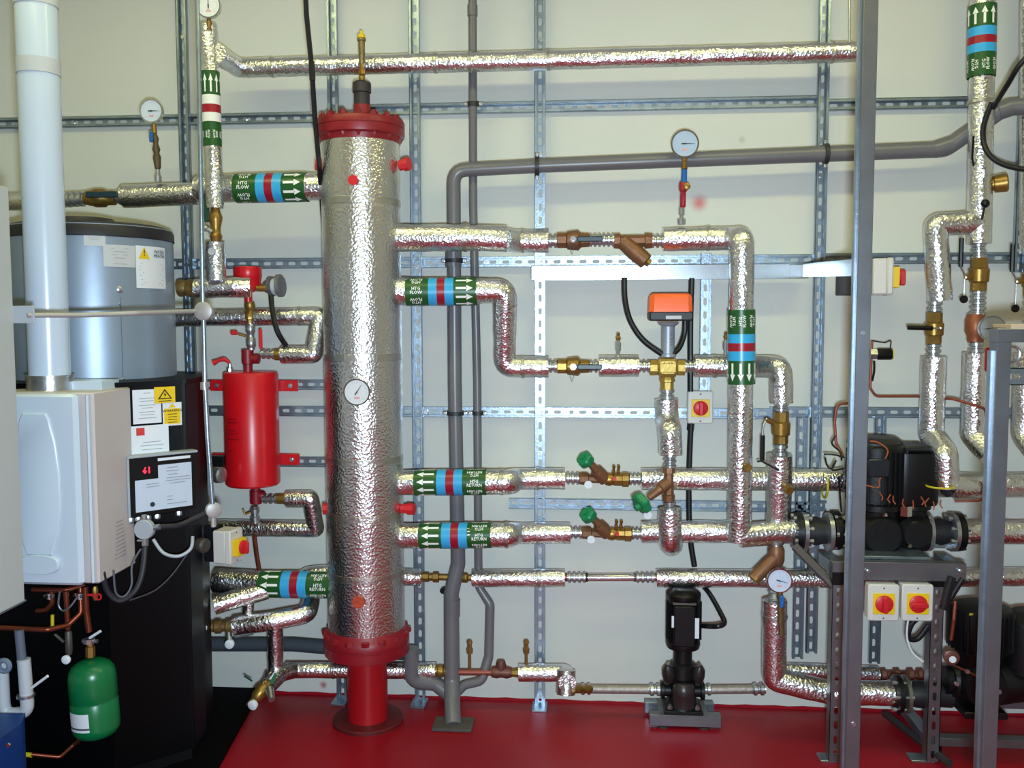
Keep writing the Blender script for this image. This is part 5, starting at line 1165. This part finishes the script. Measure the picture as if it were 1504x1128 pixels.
def bellows(px, lab, sgn):
    q = thing('flexible_joint', lab, 'joint', P(px, 780, hd)); M = L(px, 781, hd)
    mk('outer_flange', G().lathe((-27*sgn, 0, 0), (sgn, 0, 0), [(0, 20), (1, 27), (9, 28), (10, 24)], M, 32), BLACKM, q)
    mk('steel_flange', G().lathe((-17*sgn, 0, 0), (sgn, 0, 0), [(0, 25), (.5, 28), (6, 28), (7, 22)], M, 32), ZINC, q)
    mk('rubber_bellows', G().lathe((-12*sgn, 0, 0), (sgn, 0, 0), [(0, 18), (5, 17), (16, 20), (27, 17), (32, 18)], M, 32), mat_rubber, q)
    mk('inner_flange', G().lathe((18*sgn, 0, 0), (sgn, 0, 0), [(0, 22), (1, 28), (7, 28), (8, 25)], M, 32), ZINC, q)
    b0 = None
    for i in range(8):
        a = 2*PI*(i + .5)/8; y, z = math.cos(a)*23, math.sin(a)*23
        if b0 is None:
            b0 = mk('flange_bolt', G().lathe((-30*sgn, y, z), (sgn, 0, 0), [(0, 3.6), (4, 3.6), (4, 2), (22, 2), (22, 3.6), (26, 3.6)], M, 6), ZINC, q); y0, z0_ = y, z
        else: dup(b0, (0, -(z - z0_)*S(hd), (y - y0)*S(hd)))
mat_rubber = mat('bellows_rubber', '#15151a', .55)
bellows(1194, 'black rubber bellows joint with steel flanges, left of the twin pump', 1)
bellows(1384, 'black rubber bellows joint with steel flanges, right of the twin pump', -1)
t = pipe('lagged_pipe', 'foil pipe continuing right from the right bellows joint', [(1408, 782, hd), (1560, 782, hd)], 17); mk('mounting_collar', G().lathe(P(1406, 782, hd), (1, 0, 0), [(0, .06), (.012, .06), (.014, .05)], n=28), ZINC, t)
# bundles of loose wiring around the pump
WB = mat('copper_wire_ends', '#b0603a', .5, .4)
for i, (pts, lab) in enumerate((
    ([(1246, 592, .25), (1229, 594, .25), (1226, 620, .25), (1228, 650, .26), (1238, 670, .28)], 'thin red sensor wire bent down to the twin pump, left of the post'),
    ([(1281, 500, .08), (1278, 570, .08), (1286, 582, .08), (1350, 582, .1), (1400, 586, .24), (1448, 600, .3), (1450, 640, .3), (1446, 728, .3), (1440, 735, .3), (1402, 736, .28)], 'thin copper sensor tube looping right around the foil risers'))):
    mk('sensor_tube', G().tube(pw(pts), 2.0*S(.25), 8, 5), mat('red_copper_tube', '#84402f', .45, .3) if i == 0 else bpy.data.materials['red_copper_tube'], label=lab, cat='tube')
lead('wiring', [(1278, 648, .34), (1290, 650, .34), (1304, 662, .34), (1298, 680, .34), (1303, 690, .34), (1292, 704, .34), (1290, 716, .34), (1270, 712, .34)], 1.1, WB, 'loose copper-coloured wire wriggling over the twin pump motor', 'wire')
for i, (pts, lab) in enumerate((([(1227, 640, .26), (1222, 652, .26), (1234, 664, .28), (1236, 676, .3)], 'short black wire loop at the left motor, upper'),
    ([(1210, 667, .26), (1226, 668, .27), (1240, 672, .3)], 'thin black wire stub pointing left at the twin pump'),
    ([(1212, 672, .26), (1215, 684, .27), (1222, 688, .28), (1228, 676, .28), (1222, 690, .28), (1240, 688, .3)], 'tangled black wire low at the left motor'),
    ([(1232, 700, .26), (1234, 730, .26), (1236, 752, .27)], 'upright black wire down the left side of the twin pump'))):
    lead('wiring', pts, 1.3, BLACK, lab, 'wire')
g = G()
for i in range(9):
    px = 1296 + i*11 + random.uniform(-3, 3); py = 736 + i*1.5
    A = P(px, py + random.uniform(-2, 6), .37); g.tube([A, A + Vector((random.uniform(-.01, .01), 0, .012)), A + Vector((random.uniform(-.012, .012), -.004, .03))], .0022, 6, 1)
mk('wire_ends', g, WB, label='row of cut copper wire ends over the pump flanges', cat='wire', kind='stuff')
mk('yellow_tie', G().torus(P(1381, 714, .33), (0, 0, 1), .045, .0035, n=24, m=6), YELPIPE, label='yellow tie round the foil pipe right of the twin pump', cat='tie')
mk('yellow_tie', G().torus(P(1211, 712, .12), (1, 0, 0), .05, .0035, n=24, m=6), YELPIPE, label='yellow tie round the foil return left of the twin pump', cat='tie')

# ------------------------------------------------------------------ right risers
t = pipe('lagged_pipe', 'tall foil riser at top right with green, blue and red band', [(1444, -60, .2), (1440, 250, .2), (1438, 358, .2)], 16.4)
band(t, P(1441, 114, .2), P(1443, 9, .2), 18*S(.2), 'HTG\nFLOW', 'heat', True, True)
foil_tube(t, [(1436, 327, .2), (1374, 330, .2), (1381, 442, .2)], 16.4, bend=.35); tape(t, (1440, 150, .2), (1440, 160, .2), 16.8)
mk('joint', ring_fit(G(), P(1437, 356, .2), P(1438, 382, .2), 9.5*S(.2), 3), ZINC, t)
g = G().lathe((0, 0, 0), (1, .1, .35), [(0, 8), (8, 9), (9, 12), (24, 13), (26, 11)], L(1450, 272, .2), 18)
mk('relief_valve', g, BRASS, label='brass relief valve sticking out right of the banded riser', cat='valve')
mk('knob', G().ball((0, 0, 0), 6, L(1447, 299, .28)).cyl((0, -3, -2), (-3, -22, -2), 1.6, L(1447, 299, .28), 6), BLACK, label='small black ball knob on the top right riser', cat='knob')
mk('black_sensor', G().torus(P(1437, 225, .24), (.3, 0, 1), .0, .001, n=4, m=3) if False else G().tube(pw([(1430, 200, .25), (1428, 232, .24), (1431, 246, .22)]), .004, 6), BLACK, label='thin black wire lying on the top right riser', cat='wire')
ball_valve_v(1372, 482, .2, 44, 12.5, 'brass ball valve with black lever pointing left, on the shorter foil drop', [(4, 0, 12), (0, 0, 15), (-8, 0, 16), (-42, 1, 16)], top=18, bot=22)
ball_valve_v(1438, 403, .2, 46, 13, 'brass ball valve with upright black lever and hanging tag, under the banded riser', [(-21, -5, 8), (-25, 2, 10), (-30, 10, 12), (-30, 50, 12)], bot=36, tag_=(-22, -30))
ball_valve_v(1516, 410, .2, 46, 13, 'brass ball valve half outside the photo, black lever upright', [(-24, -4, 8), (-28, 3, 10), (-33, 10, 12), (-33, 48, 12)], bot=40, tag_=(-24, -36))
t = pipe('lagged_pipe', 'foil riser at the very edge of the photo', [(1508, -60, .14), (1508, 372, .14)], 9)
t = thing('strainer', 'reddish bronze tee above a foil drop, next to the right edge gauge', 'fitting', P(1432, 482, .2)); M = L(1433, 482, .2)
mk('body', G().lathe((0, 20, 0), (0, -1, 0), [(0, 11), (6, 12.5), (10, 14), (26, 14), (32, 11), (39, 11)], M, 20).lathe((6, -2, 6), (.7, -.2, .5), [(0, 8), (14, 10), (20, 8)], M, 16), mat('red_bronze', '#94583c', .45, .45, .15, 90, .1, 30), t)
mk('coupling', ring_fit(G(), P(1434, 500, .2), P(1434, 520, .2), 10*S(.2), 2), ZINC, t)
gauge(1458, 482, .34, 19, 'dial gauge half hidden behind the right frame', ang=-PI/2 - .1, dialcol=mat('grey_dial', '#a3b2c8', .3))
mk('red_lever', G().box((0, 0, 0), (10, 34, 6), L(1452, 528, .3), 2), REDP, label='red lever beside the foil drop under the right gauge', cat='handle')
t = pipe('lagged_pipe', 'foil drop from the left-pointing lever valve down to the level pipe', [(1372, 524, .2), (1368, 640, .2), (1388, 668, .30), (1391, 716, .30)], 17.5, bend=.45)
foil_tube(t, [(1392, 712, .30), (1462, 716, .22)], 17.5)
t = pipe('lagged_pipe', 'foil drop under the reddish bronze tee, ending in a forward elbow', [(1433, 518, .2), (1430, 640, .2), (1456, 668, .26)], 17.5, bend=.45)
t = pipe('lagged_pipe', 'rightmost foil drop beside the right frame', [(1508, 520, .2), (1504, 640, .2), (1526, 668, .26)], 17)
lead('cable', [(1560, 40, .5), (1504, 88, .46), (1480, 124, .4), (1459, 158, .3)], 3.8, CABLE, 'black cable slanting in from the top right photo edge', 'cable')
lead('cable', [(1457, 150, .3), (1446, 180, .28), (1444, 205, .28), (1452, 226, .3), (1470, 240, .32), (1500, 248, .36), (1540, 249, .4)], 3.8, CABLE, 'black cable looping right of the banded riser', 'cable')
# isolator and sensor behind the post
isolator(P(1278, 407, .10) + Vector((0, 0, 0)), S(.12)*1.05, 'grey isolator box side-on behind the plain post, yellow edge showing', rz=1.45, w=40, h=50, dep=26, yt=9)
mk('wall_box', G().box((P(1243, 417, .1).x, -.10, P(1243, 417, .1).z), (.055, .09, .085), b=.004), mat('dark_box', '#3e3e46', .5), label='dark square box left of the plain post under the trunking', cat='box')
t = thing('probe_sensor', 'black cylindrical probe with a wire, right of the plain post', 'sensor', P(1290, 519, .08)); M = L(1290, 520, .1)
mk('body', G().lathe((-2, 0, 0), (1, 0, 0), [(0, 7), (2, 8.5), (19, 8.5), (20, 8)], M, 16), BLACK, t); mk('nut', G().lathe((-12, 0, 0), (1, 0, 0), [(0, 8), (9, 8)], M, 6), ZINC, t)
mk('end_ring', G().lathe((18, 0, 0), (1, 0, 0), [(0, 8), (1.6, 8)], M, 16), YELPIPE, t)
mk('wire', G().tube([M @ Vector(q) for q in ((16, 8, 2), (17, 20, 2), (8, 16, 2), (-10, 19, 2))], .8*S(.1), 6, 2), BLACK, t)
lead('cable', [(1284, 530, .08), (1284, 545, .08), (1281, 560, .08)], 1.6, BLACK, 'thin dark wire below the black probe', 'wire')

# ------------------------------------------------------------------ support frames in front
def post(px, py, d, wpx, z0_, z1_, lab, facing=-1, slots=True, m=GALVP, w2=None, **k):
    x = P(px, py, d).x; return strut('support_post', (x, -d + .02, z0_), (x, -d + .02, z1_), lab, cat='post', facing=facing, slots=slots, w=wpx*S(d), dep=.03, m=m, **k)
pdp = .98
xx = P(1266, 560, pdp).x
t = thing('front_post', 'tall plain galvanised post standing in front of everything, right of centre', 'post', (xx, -pdp, 0))
mk('box_section', G().box((xx, -pdp + .02, ZC/2), (20*S(pdp), .041, ZC), b=.0015), GALVP, t)
mk('side_lip', G().box((xx - 11*S(pdp), -pdp + .028, ZC/2), (4*S(pdp), .02, ZC)), GALV, t)
for px, py in ((1266, 489), (1246, 1063)): mk('bolt', G().lathe((xx, -pdp, P(px, py, pdp).z), (0, -1, 0), [(0, .006), (.004, .006), (.004, .004)], n=6), ZINC, t)
f1 = FL(1228, 1117); f2 = FL(1361, 1117)
for f, lab in ((f1, 'slotted low post of the pump stand, left one'), (f2, 'slotted low post of the pump stand, right one')):
    XO = -.010 if f is f1 else .012
    d = -f.y; zt_ = P(1240, 856, d).z
    o_ = strut('stand_post', (f.x + XO, f.y + .02, .006), (f.x + XO, f.y + .02, zt_), lab, cat='post', facing=-1, w=.043, dep=.041, m=GALVP)
    mk('foot_plate', G().box((f.x - .018, f.y + .01, .004), (.08, .06, .008), b=.002), GALV, o_)
    mk('black_cap', G().box((f.x + XO, f.y + .0, zt_ + .02), (.045, .045, .045), b=.002), BLACK, o_)
sd = -f1.y
pst = t = thing('pump_stand', 'galvanised channel shelf under the twin pump with a sloping stay', 'stand', P(1310, 838, sd))
za = P(1300, 824, sd).z; zb_ = P(1300, 850, sd).z; xa = P(1220, 836, sd).x; xb = P(1416, 836, sd).x
mk('front_channel', G().box(((xa+xb)/2, -sd, (za+zb_)/2), (xb-xa, .041, za-zb_), b=.002), GALVP, t)
mk('top_plate', G().box((P(1306, 820, sd-.05).x, -sd + .12, za + .006), (.26, .2, .01), b=.002), GALV, t)
mk('rear_channel', G().box((P(1300, 770, sd-.3).x, -.22, za + .02), (.42, .041, .035), b=.002), GALV, t)
for x in (xa + .02, xb - .02): mk('side_rail', G().box((x, -sd/2 - .12, za - .03), (.041, sd - .28, .041), b=.002), GALV, t)
mk('stay', G().tube(pw([(1168, 803, .30), (1226, 862, sd)]), .016, 8), mat('dull_stay', '#605a5c', .5, .5), t)
for px in (1275, 1410): mk('bolt', G().lathe((0, 0, 0), (0, 0, 1), [(0, 3.4), (2, 3.4), (2, 2), (4, 2)], L(px, 838, sd + .024), 6), ZINC, t)
for px, lab in ((1291, 'left isolator of the pair, beside the plain front post'), (1340, 'right isolator of the pair, next to the slotted post')):
    isolator(P(px, 879, sd) + Vector((0, -.0, 0)), S(sd + .04)*.98, lab, w=45, h=55, dep=22, knob=0 if px < 1300 else PI/2)
mk('switch_strip', G().box(P(1316, 868, sd - .02), (.2, .008, .06), b=.002), GALV, pst)
lead('cable', [(1360, 900, .4), (1340, 915, .4), (1334, 936, .4), (1348, 938, .4), (1364, 918, .4)], 4, CABLE, 'thick black cable loop under the right isolator', 'cable')
lead('cable', [(1334, 908, .45), (1332, 935, .45), (1340, 958, .45), (1356, 972, .45)], 1.4, PAPER, 'thin white cable under the right isolator', 'cable')
lead('cable', [(1398, 848, .5), (1392, 870, .5), (1386, 895, .5)], 6, CABLE, 'thick black cable dropping from the stand towards the lower pump', 'cable')
lead('cable', [(1414, 850, .48), (1404, 866, .48), (1394, 882, .48)], 4, CABLE, 'second black cable dropping beside the thick one', 'cable')

# lower right pump
ld = .38
q = thing('floor_pump', 'black pump low at the right edge between the slotted post and frame', 'pump', P(1440, 1000, ld)); M = L(1440, 970, ld)
g = G().lathe((-2, 18, 0), (0, 1, 0), [(0, 34), (10, 40), (56, 42), (62, 40), (66, 30)], M, 36)
for i in range(30):
    a = 2*PI*i/30; g.box((-2 + math.cos(a)*42, 48, math.sin(a)*42), (5, 54, 1.4), M, 0, Matrix.Rotation(-a, 3, 'Y'))
mk('left_motor', g, BLACKM, q)
mk('right_motor', G().lathe((70, -10, 0), (0, 1, 0), [(0, 42), (66, 44), (74, 42), (84, 26)], M, 36), BLACKM, q)
mk('volute', G().lathe((-50, -30, 0), (1, 0, 0), [(0, 20), (8, 20), (9, 24), (40, 32), (70, 34), (120, 26), (160, 22)], M, 28).lathe((-4, -30, 8), (0, 0, 1), [(-30, 34), (10, 36), (26, 28)], M, 28), BLACKM, q)
mk('motor_stool', G().lathe((-2, -14, 0), (0, 1, 0), [(0, 30), (20, 32), (34, 38)], M, 28), BLACKM, q)
mk('warning_strip', G().box((-26, 78, 32), (10, 3, 1), M).box((2, 54, 44), (10, 3, 1), M), YELPIPE, q)
for x, y in ((-8, -6), (10, -30), (-48, -20), (-34, -2)): mk('casing_bolt', G().lathe((x, y, 38), (0, 0, 1), [(0, 3.4), (3, 3.4)], M, 6), ZINC, q)
mk('bright_plug', G().box((-8, -6, 40), (7, 14, 4), M, 1), CHROME, q)
mk('copper_line', G().tube([M @ Vector(v) for v in ((-50, 96, 30), (-52, 70, 32), (-54, 40, 30))], 3*S(ld), 8, 2), COPPER, q)
mk('copper_capillary', G().tube([M @ Vector(v) for v in ((-54, 6, 34), (-30, -4, 38), (0, -20, 42))], 1.6*S(ld), 8, 2), COPPER, q)
mk('sight_glass', G().lathe((-54, 16, 30), (-.1, 0, 1), [(0, 9), (1, 10.5), (6, 10.5), (7, 8)], M, 24), mat('dark_copper_ring', '#6a4038', .4, .4), q)
mk('sight_face', G().lathe((-54, 14, 38), (-.1, 0, 1), [(0, 5), (1, 4.4)], M, 18), PAPER, q)
mk('motor_foot', G().box((-2, -70, 6), (60, 10, 50), M, 2), BLACKM, q)
q2 = thing('flexible_joint', 'rubber joint with flange low at right, between the posts', 'joint', P(1330, 1020, .36)); M = L(1330, 1019, .36)
mk('outer_flange', G().lathe((-16, 0, 0), (1, 0, 0), [(0, 20), (1, 27), (8, 27), (9, 20)], M, 32), BLACKM, q2)
mk('steel_flange', G().lathe((-4, 0, 0), (1, 0, 0), [(0, 22), (1, 27), (6, 27), (7, 20)], M, 32), mat('dull_flange', '#77786c', .4, .7), q2)
mk('rubber_bellows', G().lathe((3, 0, 0), (1, 0, 0), [(0, 17), (10, 19), (24, 20), (36, 17), (60, 18)], M, 28), mat_rubber, q2)
for y, z in ((20, 10), (-19, 12), (4, 24)): mk('flange_bolt', G().lathe((-22, y, z), (1, 0, 0), [(0, 3.4), (5, 3.4), (5, 2), (22, 2), (22, 3.4), (26, 3.4)], M, 6), ZINC, q2)
# low floor frame of the lower pump
t = thing('floor_frame', 'low galvanised floor frame under the lower right pump', 'frame', FL(1420, 1085)); 
fa = FL(1366, 1088, .05); zfr = .05
mk('front_rail', G().box((fa.x + .32, fa.y, .055), (.66, .041, .03), b=.002), GALVP, t)
for dx_, in ((.0,), (.62,)): mk('side_rail', G().box((fa.x + dx_, fa.y + .17, .055), (.041, .36, .03), b=.002), GALV, t)
mk('rear_rail', G().box((fa.x + .32, fa.y + .34, .055), (.66, .041, .03), b=.002), GALV, t)
for dx_ in (.02, .6):
    for dy_ in (0, .34): mk('foot', G().cyl((fa.x + dx_, fa.y + dy_, 0), (fa.x + dx_, fa.y + dy_, .042), .02), BLACK, t)
mk('sloping_rail', G().tube([FL(1300, 1048, .03), FL(1395, 1122, .03)], .014, 8), mat('dark_rail', '#3a3638', .5, .4), label='dark low rail slanting forward behind the slotted post', cat='rail')

# right foreground frame
rd_ = 1.36
xr_ = P(1459, 800, rd_).x; zr = P(1468, 490, rd_).z
t = thing('right_frame', 'galvanised frame at the right edge, post with two cross rails', 'frame', (xr_, -rd_, 0))
mk('post', G().box((xr_, -rd_, zr/2), (20*S(rd_), .041, zr), b=.0015), GALVP, t)
mk('post_lip', G().box((xr_ - 11*S(rd_), -rd_ + .008, zr/2 - .02), (4*S(rd_), .02, zr - .04)), GALV, t)
mk('top_rail', G().box((xr_ + .302, -rd_ - .002, zr - .004), (.64, .041, 19*S(rd_)), b=.0015), GALVP, t)
mk('top_board', G().box((xr_ + .335, -rd_ + .03, zr + .016), (.64, .1, .012), b=.002), mat('tan_board', '#b0977c', .6), t)
zl_ = P(1480, 553, rd_).z
strut('slotted_rail', (xr_ + .01, -rd_ + .02, zl_), (xr_ + .62, -rd_ + .02, zl_), None, parent=t, facing=-1, m=GALV)
mk('hanging_ring', G().torus(P(1486, 520, 1.2), (0, -1, 0), .02, .004, n=24, m=8), ZINC, t)
